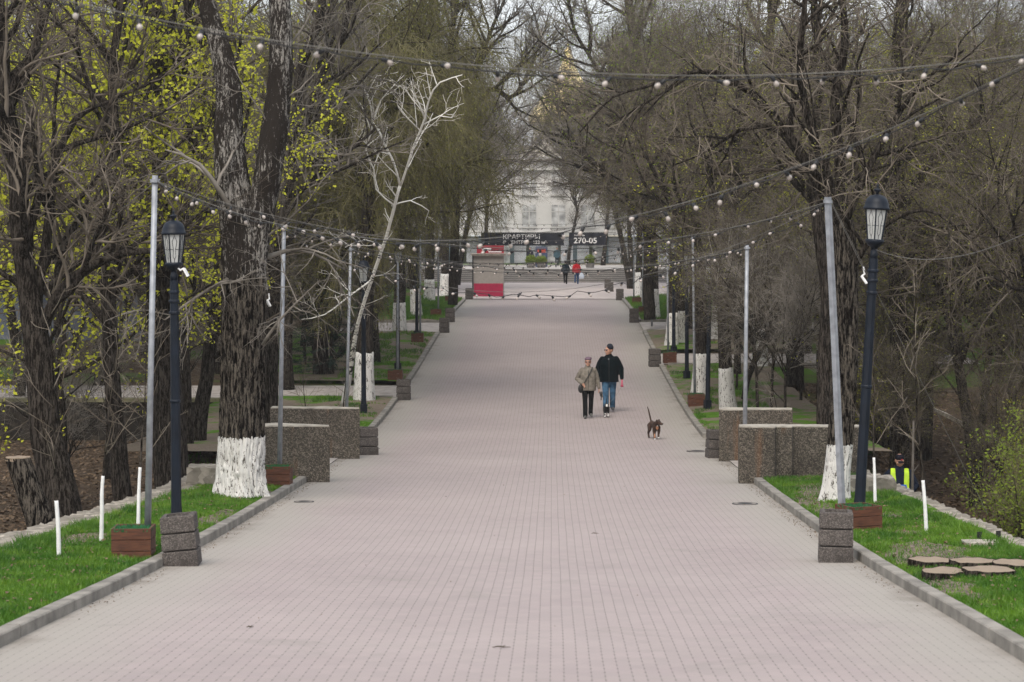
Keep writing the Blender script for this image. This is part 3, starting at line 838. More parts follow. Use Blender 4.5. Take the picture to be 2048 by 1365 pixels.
floodlight((PX(537,39), 39, PZ(607,39)), (0, -.5, .5), 'small white floodlight between the trunk and the second left pole')
def wire(p, q, sag, label, r=.004, mat='cable'):
    m = MB(); P, Q = Vector(p), Vector(q)
    m.tube([(Q-P)*t + Vector((0,0,-sag*4*t*(1-t))) for t in [i/12 for i in range(13)]], r, 5)
    o = m.build('cable', MT[mat], loc=P); tag(o, label, 'cable')
wire((PX(1752,29.5),29.5,PZ(500,29.5)), (PX(2120,20),20,PZ(430,20)), .25, 'thin pale cable slung from the right lamp to the right')
wire((PX(1662,29.2),29.2,PZ(402,29.2)), (PX(1990,31),31.5,PZ(1030,31.5)), .0, 'straight guy wire from the nearest right pole down to the dell', .0035)
wire((PX(1664,29.2),29.2,PZ(410,29.2)), (PX(1735,29.5),29.5,PZ(555,29.5)), .0, 'short guy wire between the right pole and the lamp', .0035)
# ------------------------------------------------------------------ trees
class Tree:
    """wood (trunk, limbs), twigs and leaves grown by recursive branching; coordinates are world minus origin"""
    def __init__(s, seed, org, sides=(12,8,5,4,3,3)):
        s.rnd = random.Random(seed); s.org = Vector(org); s.wood = MB(); s.twig = MB(); s.leaf = MB(); s.tips = []; s.sides = sides
        s.limb_mb = []
    def wander(s, p, d, L, n, amp, trop):
        r = s.rnd; pts = [p.copy()]; q = p.copy(); d = d.normalized(); st = L/n
        for i in range(n):
            d = d + Vector((r.gauss(0,amp), r.gauss(0,amp), r.gauss(0,amp))) + trop
            d.normalize(); q = q + d*st; pts.append(q.copy())
        return pts
    def grow(s, pts, rad, lev, P):
        mb = s.wood if lev <= P.get('woodlev', 1) else s.twig
        if not (lev == 0 and P.get('notrunk')): mb.tube(pts, rad, s.sides[lev], cap=(lev <= 1))
        mx = P['max']
        if lev >= mx or (lev >= mx-1 and P.get('leafy', 0) > 0 and s.rnd.random() < .5): s.tips.append((pts[-1], (pts[-1]-pts[-2]).normalized()))
        if lev >= mx: 
            if len(pts) > 2: s.tips.append((pts[len(pts)//2], (pts[-1]-pts[0]).normalized()))
            return
        seg = [(pts[i+1]-pts[i]).length for i in range(len(pts)-1)]; L = sum(seg)
        cnt = P['den'][lev]*L; cnt = int(cnt) + (s.rnd.random() < cnt-int(cnt))
        t0 = P['t0'][lev]
        for i in range(cnt):
            t = t0 + (1-t0)*(i + s.rnd.random())/cnt
            a = t*L; k = 0
            while k < len(seg)-1 and a > seg[k]: a -= seg[k]; k += 1
            f = min(1, a/max(seg[k], 1e-6)); p = pts[k].lerp(pts[k+1], f); rr = rad[k]*(1-f)+rad[k+1]*f
            tan = (pts[k+1]-pts[k]).normalized()
            u = tan.orthogonal().normalized(); w = tan.cross(u); az = s.rnd.uniform(0, 6.283)
            an = math.radians(s.rnd.uniform(*P['ang'][lev]))
            side = u*math.cos(az) + w*math.sin(az)
            d = tan*math.cos(an) + side*math.sin(an) + P['up'][lev]
            l = P['len'][lev]*s.rnd.uniform(.55, 1.25)*(1-P.get('tip', .55)*t)
            r0 = min(rr*.75, P['rad'][lev]*s.rnd.uniform(.7, 1.25)); n = P['seg'][lev]
            q = s.wander(p, d, l, n, P['amp'][lev], P['trop'][lev])
            r1 = max(r0*.35, P.get('rmin', .0022))
            s.grow(q, [r0+(r1-r0)*j/n for j in range(n+1)], lev+1, P)
    def leaves(s, per, size, spread=.12, keep=1.0, zmax=None, where=None):
        r = s.rnd
        for (p, d) in s.tips:
            if r.random() > keep: continue
            if where and not where(p): continue
            k = int(per) + (r.random() < per-int(per))
            for _ in range(k):
                c = p + Vector((r.gauss(0,1), r.gauss(0,1), r.gauss(0,1)))*spread
                a = Vector((r.gauss(0,1), r.gauss(0,1), r.gauss(0,1))).normalized(); b = a.orthogonal().normalized(); ss = size*r.uniform(.5,1.3)
                s.leaf.add([c-a*ss*.5, c+b*ss*.34, c+a*ss*.55, c-b*ss*.34], [(0,1,2,3)])
    def build(s, root, bark, twig, leaf=None, trunk_mb=None):
        out = []
        if trunk_mb is not None: out.append(trunk_mb)
        if s.wood.v: out.append(s.wood.build('trunk', MT[bark], root, True))
        if s.twig.v: out.append(s.twig.build('crown', MT[twig], root, True))
        if leaf and s.leaf.v: out.append(s.leaf.build('foliage', MT[leaf], root))
        return out
Z = Vector((0,0,0))
def V(z, x=0, y=0): return Vector((x, y, z))
P_BARE = dict(max=4, den=[1.9,2.9,5.0,7.5], t0=[.30,.18,.12,.1], ang=[(35,70),(30,70),(25,65),(25,65)], len=[4.2,2.1,1.0,.42],
              rad=[.075,.032,.012,.0055], seg=[9,6,4,2], amp=[.10,.14,.18,.2], up=[V(.25),V(.15),V(.05),V(0)], trop=[V(.035),V(.02),V(0),V(0)], rmin=.0028)
P_WILLOW = dict(P_BARE, den=[2.2,3.2,5.2,6.2], len=[4.4,2.5,1.5,.65], up=[V(.3),V(-.1),V(-.5),V(-.6)], trop=[V(-.02),V(-.10),V(-.22),V(-.2)], ang=[(40,75),(30,80),(25,70),(20,50)])
P_DROOP = dict(P_BARE, trop=[V(.02),V(-.03),V(-.08),V(-.06)], up=[V(.1),V(-.1),V(-.1),V(0)])
P_BUSH = dict(max=3, den=[6,5,7], t0=[.05,.1,.1], ang=[(20,60),(30,70),(30,70)], len=[1.3,.7,.32], rad=[.014,.007,.004], seg=[5,3,2], amp=[.15,.18,.2],
              up=[V(.2),V(.1),V(0)], trop=[V(.0),V(0),V(0)], rmin=.0022, woodlev=0)

def generic_tree(name, label, cat, seed, H, r0, P, bark, twig, leaf=None, lv=None, group=None, fork=2, lean=.05, white=False, spread=1.0, loc=(0,0,0), t_clear=.22):
    root = thing(name, label, cat, loc, group=group)
    T = Tree(seed, loc); r = T.rnd
    P = dict(P)
    d = Vector((r.gauss(0,lean), r.gauss(0,lean), 1))
    split = H*r.uniform(.28,.42)
    tr = T.wander(Vector((0,0,-.3)), d, split+.3, 7, .035, V(.02))
    rr = [r0*(1.28 if i == 0 else 1.1 if i == 1 else 1.0)*(1-.3*i/7) for i in range(8)]
    T.grow(tr, rr, 0, dict(P, den=[1.1]+P['den'][1:], t0=[.55]+P['t0'][1:], len=[P['len'][0]*.6]+P['len'][1:], rad=[.035]+P['rad'][1:]))
    end = tr[-1]; rt = rr[-1]
    for k in range(fork):
        a = 6.283*k/fork + r.uniform(-.5,.5); sp = r.uniform(.22,.5)*spread
        dd = Vector((math.cos(a)*sp, math.sin(a)*sp, 1))
        L = (H-split)*r.uniform(.8,1.0)
        q = T.wander(end - V(.15), dd, L, 9, .075, V(.03)); r1 = rt*(.72 if fork < 3 else .6)
        T.grow(q, [max(.012, r1*(1-i/9)**1.25) for i in range(10)], 0, dict(P, t0=[.02]+P['t0'][1:]))
    if leaf: T.leaves(*lv)
    if white:
        wm = MB(); k = 24
        pts = [tr[0].lerp(tr[-1], t) for t in (0,)]
        hh = r.uniform(1.0,1.35); q = [tr[0]]; i = 0
        n_ = 8; L0 = (tr[-1]-tr[0]).length
        ps = []; rs = []
        for j in range(n_+1):
            z = .3 + hh; tt = (z*j/n_)/(split+.3)*7; a = int(tt); f = tt-a
            ps.append(tr[a].lerp(tr[a+1], f)); rs.append((rr[a]*(1-f)+rr[a+1]*f)*1.03+.006)
        wm.tube(ps, rs, k)
        # ragged upper edge and rough surface
        for vi, v in enumerate(wm.v):
            vv = Vector(v); ring = vi//k
            cpt = ps[min(ring, n_)]
            nn = noise.noise(Vector((vv.x*6, vv.y*6, vv.z*1.5+seed)))
            vv = cpt + (vv-cpt)*(1+.05*nn)
            if ring == n_: vv.z += .06*noise.noise(Vector((vv.x*19, vv.y*19, seed)))
            wm.v[vi] = tuple(vv)
        wm.build('whitewash', MT['whitewash'], root, True)
    T.build(root, bark, twig, leaf)
    return root

def trunk_surface(pts, rads, n, k, seed, white_h=None, amp=.06):
    """a deeply furrowed trunk: dense rings pushed in and out by ridged noise; returns (bark mb, whitewash mb)"""
    P = [Vector(p) for p in pts]; cum = [0]
    for i in range(len(P)-1): cum.append(cum[-1]+(P[i+1]-P[i]).length)
    L = cum[-1]; rows = []
    for j in range(k+1):
        a = L*j/k; i = 0
        while i < len(P)-2 and a > cum[i+1]: i += 1
        f = (a-cum[i])/(cum[i+1]-cum[i]); 
        p0 = P[max(0,i-1)]; p1 = P[i]; p2 = P[i+1]; p3 = P[min(len(P)-1,i+2)]
        c = .5*((2*p1)+(p2-p0)*f+(2*p0-5*p1+4*p2-p3)*f*f+(3*p1-p0-3*p2+p3)*f**3)
        r = rads[i]*(1-f)+rads[i+1]*f
        row = []
        for q in range(n):
            an = 2*math.pi*q/n; ca, sa = math.cos(an), math.sin(an)
            s = Vector((ca*3.2*1.6, sa*3.2*1.6, c.z*1.1+seed))
            warp = noise.noise(Vector((ca*2, sa*2, c.z*2.2+seed)))*.6
            s.x += warp; s.y += warp
            h = 1-abs(noise.noise(s*1.9))*2.2
            h2 = noise.noise(Vector((ca*14, sa*14, c.z*7)))*.35
            flare = 1 + .22*max(0, 1-(c.z-P[0].z)/.45)**2*(1+.5*math.sin(an*5+seed))
            rr = r*flare*(1 + .06*noise.noise(Vector((ca, sa, c.z*.5+seed)))) + amp*(h*.5+h2*.4-.3)*r
            row.append((c.x+ca*rr, c.y+sa*rr, c.z))
        rows.append((c.z, row))
    bark, wh = MB(), MB()
    def emit(mb, rws, grow=0.0):
        b = len(mb.v)
        for (_, row) in rws: mb.v.extend(row)
        for j in range(len(rws)-1):
            for q in range(n): mb.f.append((b+j*n+q, b+j*n+(q+1)%n, b+(j+1)*n+(q+1)%n, b+(j+1)*n+q)); mb.m.append(0)
    if white_h is None: emit(bark, rows); return bark, None
    z0 = white_h; kk = next(i for i, (z, _) in enumerate(rows) if z > z0)
    emit(bark, rows[kk-2:])
    # whitewash shell: a hair proud of the bark, with a ragged top edge
    top = []
    ws = []
    for j in range(kk+2):
        z, row = rows[j]; cxy = Vector((sum(v[0] for v in row)/n, sum(v[1] for v in row)/n, z))
        nr = []
        for q, v in enumerate(row):
            vv = Vector(v); vv = cxy + (vv-cxy)*1.012
            if j >= kk-3:
                t = (j-(kk-3))/4
                vv.z = rows[kk-3][0] + t*(.05 + .06*noise.noise(Vector((q*.55, seed, 1)))) 
            nr.append(tuple(vv))
        ws.append((z, nr))
    emit(wh, ws)
    return bark, wh

def px_pts(spec, Y0, org):
    """limb given as photo points with distances -> local points"""
    o = Vector(org); out = []; rad = []
    for q in spec:
        px, py, dY, w = q
        Y = Y0 + dY; out.append(Vector((PX(px, Y), Y, PZ(py, Y))) - o); rad.append(w/2*Y/F)
    return out, rad
def resample(pts, rad, step):
    P = []; R = []
    for i in range(len(pts)-1):
        p0 = pts[max(0,i-1)]; p1 = pts[i]; p2 = pts[i+1]; p3 = pts[min(len(pts)-1,i+2)]
        n = max(1, int((p2-p1).length/step))
        for j in range(n):
            f = j/n
            P.append(.5*((2*p1)+(p2-p0)*f+(2*p0-5*p1+4*p2-p3)*f*f+(3*p1-p0-3*p2+p3)*f**3)); R.append(rad[i]*(1-f)+rad[i+1]*f)
    P.append(pts[-1]); R.append(rad[-1]); return P, R
def guided(name, label, cat, Y0, base, limbs, P, bark, twig, leaf=None, lv=None, seed=0, trunk=None, bare_from=0.0, jit=.03):
    """tree whose main limbs follow measured curves; the rest is grown"""
    org = (PX(base[0], Y0), Y0, PZ(base[1], Y0))
    root = thing(name, label, cat, org)
    T = Tree(seed, org)
    for spec in limbs:
        opts = {}
        if isinstance(spec, tuple): spec, opts = spec
        pts, rad = px_pts(spec, Y0, org); pts, rad = resample(pts, rad, .25)
        pts = [p + noise.noise_vector(p*1.7+Vector((seed,0,0)))*jit for p in pts]
        PP = dict(P); PP.update(opts)
        T.grow(pts, rad, 0, PP)
    if leaf: T.leaves(*lv)
    T.build(root, bark, twig, leaf)
    return root, T
# --- main whitewashed tree on the left
random.seed(11)
Y0 = 35.0; org = (PX(482, Y0), Y0, PZ(990, Y0))
root = thing('old_tree', 'huge dark furrowed tree with a broad whitewashed foot on the near left lawn', 'tree', org)
def main_tree():
    pts, rad = px_pts([(482,1000,0,100),(482,930,0,94),(484,880,0,90),(486,780,0,88),(487,640,0,88),(487,540,0,88),(478,440,0,76),(463,340,.05,66),(457,260,.1,58),(458,190,.2,52),(444,110,.3,46),(422,40,.4,38),(395,-60,.5,30)], Y0, org)
    bark, wh = trunk_surface(pts, rad, 150, 420, 3.1, white_h=PZ(874, Y0)-org[2], amp=.20)
    zs_ = PZ(560, Y0)-org[2]
    bark.m = [1 if bark.v[f[0]][2] > zs_ + .3*noise.noise(Vector(bark.v[f[0]])*4) else 0 for f in bark.f]
    bark.build('trunk', [MT['bark'], MT['barkpale']], root, True); wh.build('whitewash', MT['whitewash'], root, True)
    T = Tree(5, org)
    for i, spec in enumerate([[(496,580,0,60),(510,480,0,60),(530,380,0,56),(546,280,.0,54),(558,180,.1,50),(562,80,.1,46),(556,-40,.2,40)]]):
        p, r = px_pts(spec, Y0, org)
        b, _ = trunk_surface(p, r, 70, 150, 7.7+i, amp=.16)
        b.build('limb', MT['barkpale'], root, True)
        p, r = resample(p, r, .3); T.grow(p, r, 0, dict(P_BARE, notrunk=True, max=4, den=[1.7,2.2,4.0,5.5], len=[1.8,1.2,.7,.35], rad=[.02,.011,.006,.004], t0=[.05,.2,.1,.1], woodlev=0))
    for spec in ([(455,560,-.3,10),(400,590,-.8,7),(330,640,-1.3,3)], [(470,430,-.4,12),(400,330,-.8,8),(330,300,-1,3)], [(520,520,.2,12),(600,500,.4,7),(690,540,.8,3)],
                 [(525,690,-.3,7),(560,640,-.5,5),(640,560,-.9,2)]):
        p, r = px_pts(spec, Y0, org); p, r = resample(p, r, .2); T.grow(p, r, 1, dict(P_DROOP, den=[1,2.6,4,5], woodlev=0))
    T.build(root, 'bark', 'twig2')
main_tree()
# --- leaning whitewashed tree on the right
Y0 = 34.0; org = (PX(1674, Y0), Y0, PZ(1000, Y0))
root = thing('old_tree', 'dark tree with a leaning whitewashed foot behind the nearest right poles', 'tree', org)
def right_tree():
    pts, rad = px_pts([(1668,1004,0,54),(1674,950,0,52),(1680,890,0,50),(1687,780,0,52),(1690,640,0,52),(1688,520,0,54),(1680,440,0,54)], Y0, org)
    bark, wh = trunk_surface(pts, rad, 110, 200, 9.1, white_h=PZ(888, Y0)-org[2], amp=.14)
    bark.build('trunk', MT['bark'], root, True); wh.build('whitewash', MT['whitewash'], root, True)
    T = Tree(15, org); PP = dict(P_DROOP, den=[1.9,2.9,4.6,6], t0=[.12,.15,.1,.1], len=[2.2,1.3,.75,.35], rad=[.035,.017,.009,.005])
    for spec in ([(1684,460,0,35.9),(1655,400,0,23.4),(1610,320,0,20.3),(1555,240,-.1,17.2),(1500,185,-.2,14.0),(1430,145,-.3,10.9),(1360,150,-.4,7.8),(1290,175,-.5,6.2),(1225,195,-.6,4.7),(1160,265,-.8,3.1)],
                 [(1680,470,0,26.5),(1640,380,.2,15.6),(1590,300,.3,13.3),(1540,250,.4,10.9),(1480,260,.5,7.8),(1420,300,.5,5.5),(1350,330,.6,3.1)],
                 [(1690,460,0,28.1),(1680,330,.2,21.8),(1670,200,.3,18.7),(1690,90,.4,15.6),(1680,-40,.5,12.5)],
                 [(1690,440,0,21.8),(1740,330,.1,14.0),(1790,240,.2,10.9),(1850,160,.2,7.8),(1930,100,.3,4.7)],
                 [(1684,430,0,20.3),(1620,250,-.2,15.6),(1600,120,-.3,13.3),(1610,0,-.4,10.1),(1590,-60,-.4,9.4)],
                 [(1690,560,0,14.0),(1760,460,-.4,9.4),(1850,420,-.9,7.0),(1930,470,-1.4,4.7),(2020,560,-2,3.1)]):
        p, r = px_pts(spec, Y0, org); p, r = resample(p, r, .25); T.grow(p, r, 0, PP)
    T.leaves(.55, .035, .05)
    T.build(root, 'bark2', 'twig', 'leafO')
right_tree()
# --- leaning birch
guided('birch_tree', 'slender white-barked birch leaning right, with a whitewashed foot', 'tree', 59.5, (690,808), [
    ([(688,812,0.03,15.0),(700,740,-0.59,11.6),(716,650,-1.37,7.4),(742,560,-2.15,6.9),(768,490,-2.75,6.3),(784,430,-3.27,6.3),(800,372,-3.78,6.3)], dict(t0=[.35,.2,.1,.1], den=[1.1,1.5,2,2])),
    [(800,372,-3.78,4.8),(787,325,-4.18,3.7),(770,290,-4.49,4.3),(757,258,-4.76,2.9)], [(801,372,-3.78,4.8),(822,310,-4.31,4.2),(840,262,-4.73,4.2),(850,236,-4.96,3.7),(858,200,-5.37,3.6),(880,165,-5.77,2.9),(925,150,-6.00,1.4)],
    [(850,238,-4.94,3.6),(838,208,-5.20,2.9),(822,180,-5.44,1.4)], [(840,262,-4.73,2.9),(815,235,-4.96,2.2),(795,210,-5.18,1.4)], [(787,410,-3.45,3.6),(752,380,-3.71,2.9),(748,340,-4.05,2.9),(732,300,-4.40,2.9),(745,250,-4.83,2.9),(735,190,-5.35,2.9),(705,150,-5.70,1.4)],
    [(745,245,-4.88,2.9),(762,200,-5.27,2.2),(790,170,-5.53,1.4)], [(783,412,-3.43,2.9),(820,402,-3.52,2.2),(858,422,-3.34,1.4)], [(845,250,-4.83,2.9),(880,232,-4.89,2.2),(905,236,-4.86,1.4)],
    [(735,185,-5.40,2.2),(755,150,-5.70,1.4)], [(770,495,-2.71,2.9),(730,480,-3.04,2.2),(690,495,-3.11,1.4)], [(742,560,-2.15,3.6),(690,600,-2.20,2.9),(650,630,-2.14,2.2),(600,640,-2.36,1.4)]],
    dict(P_BARE, den=[2.4,3,4,4], t0=[.1,.1,.1,.1], len=[1.1,.7,.4,.2], rad=[.013,.008,.005,.004], max=3, up=[V(.2),V(.1),V(0),V(0)], rmin=.004), 'birch', 'birchtwig', seed=21, jit=.02)
def wash(parent_loc, pts, rad, label=None):
    pass
# --- dark trunks down in the left dell
PD = dict(P_BARE, den=[2.1,2.7,4.6,6.5], len=[3.0,1.8,.9,.42], t0=[.35,.15,.1,.1])
PD1 = dict(PD, t0=[.02,.15,.1,.1])
guided('dell_tree', 'broad dark trunk forking low behind the nearest left saplings, arching right', 'tree', 34.5, (130,1060), [
    (([(140,1110,0,84),(120,1000,0,78),(95,880,0,66),(80,760,0,58),(70,660,0,52),(62,600,0,46),(40,480,0,38),(30,330,0,30),(10,150,0,24),(0,-40,0,16)]), dict(t0=[.45,.15,.1,.1])),
    (([(75,690,0,26),(100,620,-.2,24),(140,560,-.4,20),(185,530,-.5,18),(250,505,-.5,15),(310,500,-.5,12),(360,470,-.5,6)]), dict(t0=[.02,.1,.1,.1])),
    [(66,620,0,24),(95,470,.2,20),(110,330,.3,16),(150,240,.4,13),(190,210,.4,10),(160,120,.5,8),(150,0,.5,5)]],
    PD1, 'bark2', 'twig', seed=31)
guided('dell_tree', 'slim dark upright trunk between the left saplings', 'tree', 39, (245,1040), [
    (([(252,1120,0,46),(245,1000,0,40),(232,850,0,34),(222,720,0,32),(215,600,0,30),(205,450,0,27),(230,300,0,22),(225,150,0,18),(250,-30,0,13)]), dict(t0=[.4,.15,.1,.1]))],
    PD1, 'bark2', 'twig', 'leafY', (2.4, .095, .06, .42, None, lambda p: p.z > 3.0), seed=32)
guided('dell_tree', 'thick dark trunk directly behind the nearest left lamp', 'tree', 41, (345,1030), [
    (([(352,1090,0,86),(345,960,0,74),(335,820,0,66),(325,680,0,62),(322,560,0,60),(318,420,0,50),(300,250,0,42),(320,100,0,34),(300,-50,0,26)]), dict(t0=[.4,.15,.1,.1])),
    [(322,560,0,30),(370,430,.2,24),(400,330,.3,22),(350,180,.3,18),(380,60,.3,16),(360,-40,.3,12)],
    (([(300,420,0,16),(240,400,-.5,12),(180,420,-.8,9),(120,520,-1.1,6)]), {})],
    PD1, 'bark2', 'twig', 'leafY', (2.4, .095, .06, .42, None, lambda p: p.z > 2.6), seed=33)
guided('dell_tree', 'dark trunk leaning right just left of the big whitewashed tree', 'tree', 50, (395,880), [
    (([(392,960,0,40),(398,860,0,34),(412,760,0,28),(432,620,0,26),(440,520,0,22),(455,400,0,18)]), dict(t0=[.4,.15,.1,.1]))], PD1, 'bark2', 'twig', seed=34)
guided('dell_tree', 'dark straight trunk right behind the big whitewashed tree', 'tree', 52, (540,830), [
    (([(540,860,0,32),(543,740,0,28),(546,600,0,26),(560,450,0,24),(590,300,0,22),(600,150,0,20),(640,30,0,16),(650,-60,0,12)]), dict(t0=[.3,.15,.1,.1])),
    [(590,300,0,16),(640,160,.3,13),(690,60,.5,12),(700,-50,.6,9)], [(575,400,0,12),(660,330,.3,8),(750,260,.8,5)]], PD1, 'bark2', 'twig2', seed=35)
# tall trunks up the left skyline
guided('park_tree', 'tall tree with two thick grey limbs against the sky, upper left of centre', 'tree', 70, (640,760), [
    [(640,780,0,34),(645,600,0,30),(650,420,0,28),(650,250,0,24),(655,100,0,20),(660,-50,0,16)], [(650,250,0,20),(690,130,.5,18),(720,40,1,16),(740,-50,1,14)], [(650,420,0,16),(720,330,0,10),(800,250,0,7)]], PD1, 'bark2', 'twig2', seed=36)
# right dell
guided('dell_tree', 'tall straight dark trunk rising behind the right lamp to the top of the picture', 'tree', 52, (1795,980), [
    (([(1800,1010,0,44),(1798,800,0,38),(1796,600,0,36),(1792,400,0,36),(1795,220,0,34),(1800,80,0,30),(1810,-50,0,24)]), dict(t0=[.35,.15,.1,.1])),
    [(1795,430,0,22),(1850,340,0,16),(1920,270,-.5,12),(2010,200,-1,8)], [(1790,380,0,18),(1700,260,.3,13),(1640,160,.5,9),(1560,90,.5,6)],
    (([(1810,520,0,16),(1880,480,-.4,12),(1950,560,-.8,9),(2010,700,-1.2,6)]), {})], PD1, 'bark2', 'twig', 'leafO', (.8, .045, .06), seed=41)
guided('dell_tree', 'dark trunk behind the worker with yellow-green leaves', 'tree', 56, (1850,900), [
    (([(1848,950,0,36),(1850,860,0,32),(1856,760,0,26),(1862,640,0,22),(1880,500,0,18),(1900,350,0,14)]), dict(t0=[.3,.15,.1,.1]))], PD1, 'bark2', 'twig', 'leafY', (3, .07, .06, .6), seed=42)
guided('dell_tree', 'stout dark trunk standing on the soil behind the right concrete walls', 'tree', 66, (1590,800), [
    (([(1592,812,0,38),(1590,740,0,36),(1592,640,0,34),(1590,520,0,30),(1600,380,0,26),(1560,250,0,22),(1540,100,0,18),(1550,-40,0,14)]), dict(t0=[.3,.15,.1,.1])),
    [(1595,540,0,20),(1640,420,0,16),(1700,300,0,12),(1720,160,0,8)]], PD1, 'bark2', 'twig', 'leafO', (.9, .05, .06), seed=43)
guided('dell_tree', 'dark trunk partly hidden behind the leaning whitewashed tree', 'tree', 44.6, (1648,840), [
    (([(1650,880,0,33.6),(1650,740,0,31.2),(1655,600,0,28.8),(1640,480,0,26.4),(1625,330,0,20.4),(1640,180,0,16.8),(1630,20,0,13.2),(1625,-50,0,10.8)]), dict(t0=[.45,.15,.1,.1])),
    [(1640,430,0,12.0),(1570,340,0,9.0),(1500,300,0,6.6),(1420,310,-.4,4.8),(1370,380,-.6,3.0)]], PD1, 'bark2', 'twig', 'leafO', (.8, .04, .05), seed=44)
guided('crooked_tree', 'small crooked dark tree bending left above the far right concrete wall', 'small tree', 58, (1488,790), [
    [(1488,800,0,12),(1495,760,0,12),(1510,720,0,12),(1535,670,0,11),(1560,620,.1,9),(1590,560,.2,7)], [(1510,720,0,9),(1500,660,0,8),(1470,600,0,6),(1430,560,0,4)], [(1500,680,0,6),(1530,610,0,5),(1520,530,0,4)]],
    dict(P_BARE, den=[3,3,4,5], t0=[.1,.1,.1,.1], len=[1.6,.9,.5,.3], rad=[.02,.01,.006,.004]), 'bark2', 'twig', 'leafO', (.8,.04,.05), seed=45)
guided('park_tree', 'big spreading tree right of the dome, reaching a dark bough to the left', 'tree', 88, (1300,640), [
    [(1300,640,0,24),(1296,560,0,22),(1300,480,0,20),(1260,400,0,16),(1190,330,0,13),(1150,290,0,10),(1110,250,0,6)], [(1300,480,0,18),(1310,340,0,15),(1290,180,0,12),(1260,60,0,10),(1250,-40,0,8)],
    [(1270,420,0,12),(1240,280,0,10),(1200,150,0,8),(1150,60,0,6),(1130,-40,0,4)]], dict(P_BARE, den=[2.4,2.8,5,6]), 'bark2', 'twig2', 'leafO', (.6,.06,.08), seed=46)
guided('park_tree', 'tree with thick crooked boughs against the sky just left of the dome', 'tree', 96, (905,600), [
    [(905,610,0,20),(910,480,0,18),(915,350,0,16),(930,230,0,13),(900,120,0,11),(915,0,0,9),(920,-60,0,8)], [(925,260,0,12),(980,180,0,10),(1020,195,0,9),(1050,160,0,7),(1090,60,0,5)], [(915,330,0,10),(860,220,0,8),(830,100,0,7),(850,-30,0,5)],
    [(930,220,0,9),(965,110,0,8),(1000,20,0,6),(1030,-50,0,4)]], dict(P_BARE, den=[2.4,2.8,5,6]), 'bark2', 'twig2', seed=47)

# --- avenue trees with whitewashed feet
GA = 'whitewashed trees lining the avenue'
aven = [(-4.9,62.2,.30,'wide whitewashed trunk behind the dark lamp post, left of the side path',0),(-5.6,86.8,.26,'left whitewashed trunk behind the far planter and bin',1),(-5.4,94.6,.17,'slim left whitewashed trunk in the bright grass',2),(-5.6,108,.26,'left whitewashed trunk nearest the kiosk',1),
 (5.2,59.4,.155,'straight right whitewashed trunk behind the far right wall',3),(4.65,63.6,.20,'right whitewashed trunk just behind the third right pole',4),(4.75,80.5,.20,'slim right whitewashed trunk in bare soil',3),(5.15,81.5,.17,'right whitewashed trunk paired with a dark lamp post',4),
 (4.75,93.4,.27,'sturdy right whitewashed trunk at the end of the far cross kerb',3),(6.6,83,.30,'right whitewashed trunk set back from the kerb',4),(6.2,99,.3,'far right whitewashed trunk behind the lamp in the grass',3),(4.9,106,.24,'second farthest right whitewashed trunk',4),(4.9,116,.26,'farthest right whitewashed trunk below the stairs',3),
 (7.3,73,.28,'right whitewashed trunk behind the thin fence of twigs',4),(-5.4,119,.26,'farthest left whitewashed trunk behind the kiosk',1)]
kinds = {}
def variant(k):
    if k in kinds: return None
    return k
protos = {}
def proto(key, **kw):
    r = generic_tree(**kw); protos[key] = (r, [(c, []) for c in children(r)]); return r
used_proto = set()
def put(key, x, y, s, rz, label, group=None, name=None, z=None, cat=None):
    r, ks = protos[key]
    zz = gz(x, y) if z is None else z
    if key in used_proto:
        o = copy_tree(r, ks, label=label)
        if name: o.name = name
    else:
        used_proto.add(key); o = r; o['label'] = label
    if group: o['group'] = group
    elif 'group' in o: del o['group']
    if cat: o['category'] = cat
    o.location = (x, y, zz); o.rotation_euler = (0, 0, rz); o.scale = (s, s, s)
    return o
A = dict(cat='tree', label='x')
proto('a0', name='avenue_tree', seed=101, H=13, r0=.24, P=P_WILLOW, bark='bark2', twig='twig3', leaf='leafO', lv=(.8,.06,.08,.8), white=True, fork=3, **A)
proto('a1', name='avenue_tree', seed=102, H=14, r0=.24, P=P_BARE, bark='bark2', twig='twig2', white=True, fork=2, **A)
proto('a2', name='avenue_tree', seed=103, H=12, r0=.24, P=P_WILLOW, bark='bark2', twig='twig3', leaf='leafO', lv=(.8,.06,.08,.8), white=True, fork=2, **A)
proto('a3', name='avenue_tree', seed=104, H=13, r0=.22, P=P_DROOP, bark='bark2', twig='twig', leaf='leafO', lv=(.7,.045,.06,.9), white=True, fork=3, **A)
proto('a4', name='avenue_tree', seed=105, H=12, r0=.22, P=P_BARE, bark='bark2', twig='twig', leaf='leafG', lv=(.5,.07,.08,.4), white=True, fork=2, **A)
random.seed(50)
for (x, y, r, lab, k) in aven:
    s = r/.23
    s = .75 + .25*s
    put('a%d' % k, x, y, s, random.uniform(0,6.28), lab, GA)
# --- park trees filling both sides: each a tree of its own
proto('w0', name='willow_tree', seed=111, H=13, r0=.22, P=dict(P_WILLOW, den=[2.0,3.2,5.4,6.6]), bark='bark2', twig='twig3', leaf='leafO', lv=(.9,.06,.09,.8), fork=3, spread=1.3, **A)
proto('b0', name='park_tree', seed=112, H=15, r0=.19, P=P_BARE, bark='bark2', twig='twig', fork=3, **A)
proto('b1', name='park_tree', seed=113, H=14, r0=.17, P=P_BARE, bark='bark2', twig='twig2', fork=2, **A)
proto('b2', name='park_tree', seed=114, H=13, r0=.16, P=P_DROOP, bark='bark2', twig='twig', leaf='leafO', lv=(.9,.05,.07,.9), fork=3, spread=1.2, **A)
proto('m0', name='maple_tree', seed=115, H=12, r0=.15, P=dict(P_BARE, den=[1.6,2.3,4.0,5.0]), bark='bark2', twig='twig', leaf='leafY', lv=(2.6,.10,.065,.42), fork=3, spread=1.3, **A)
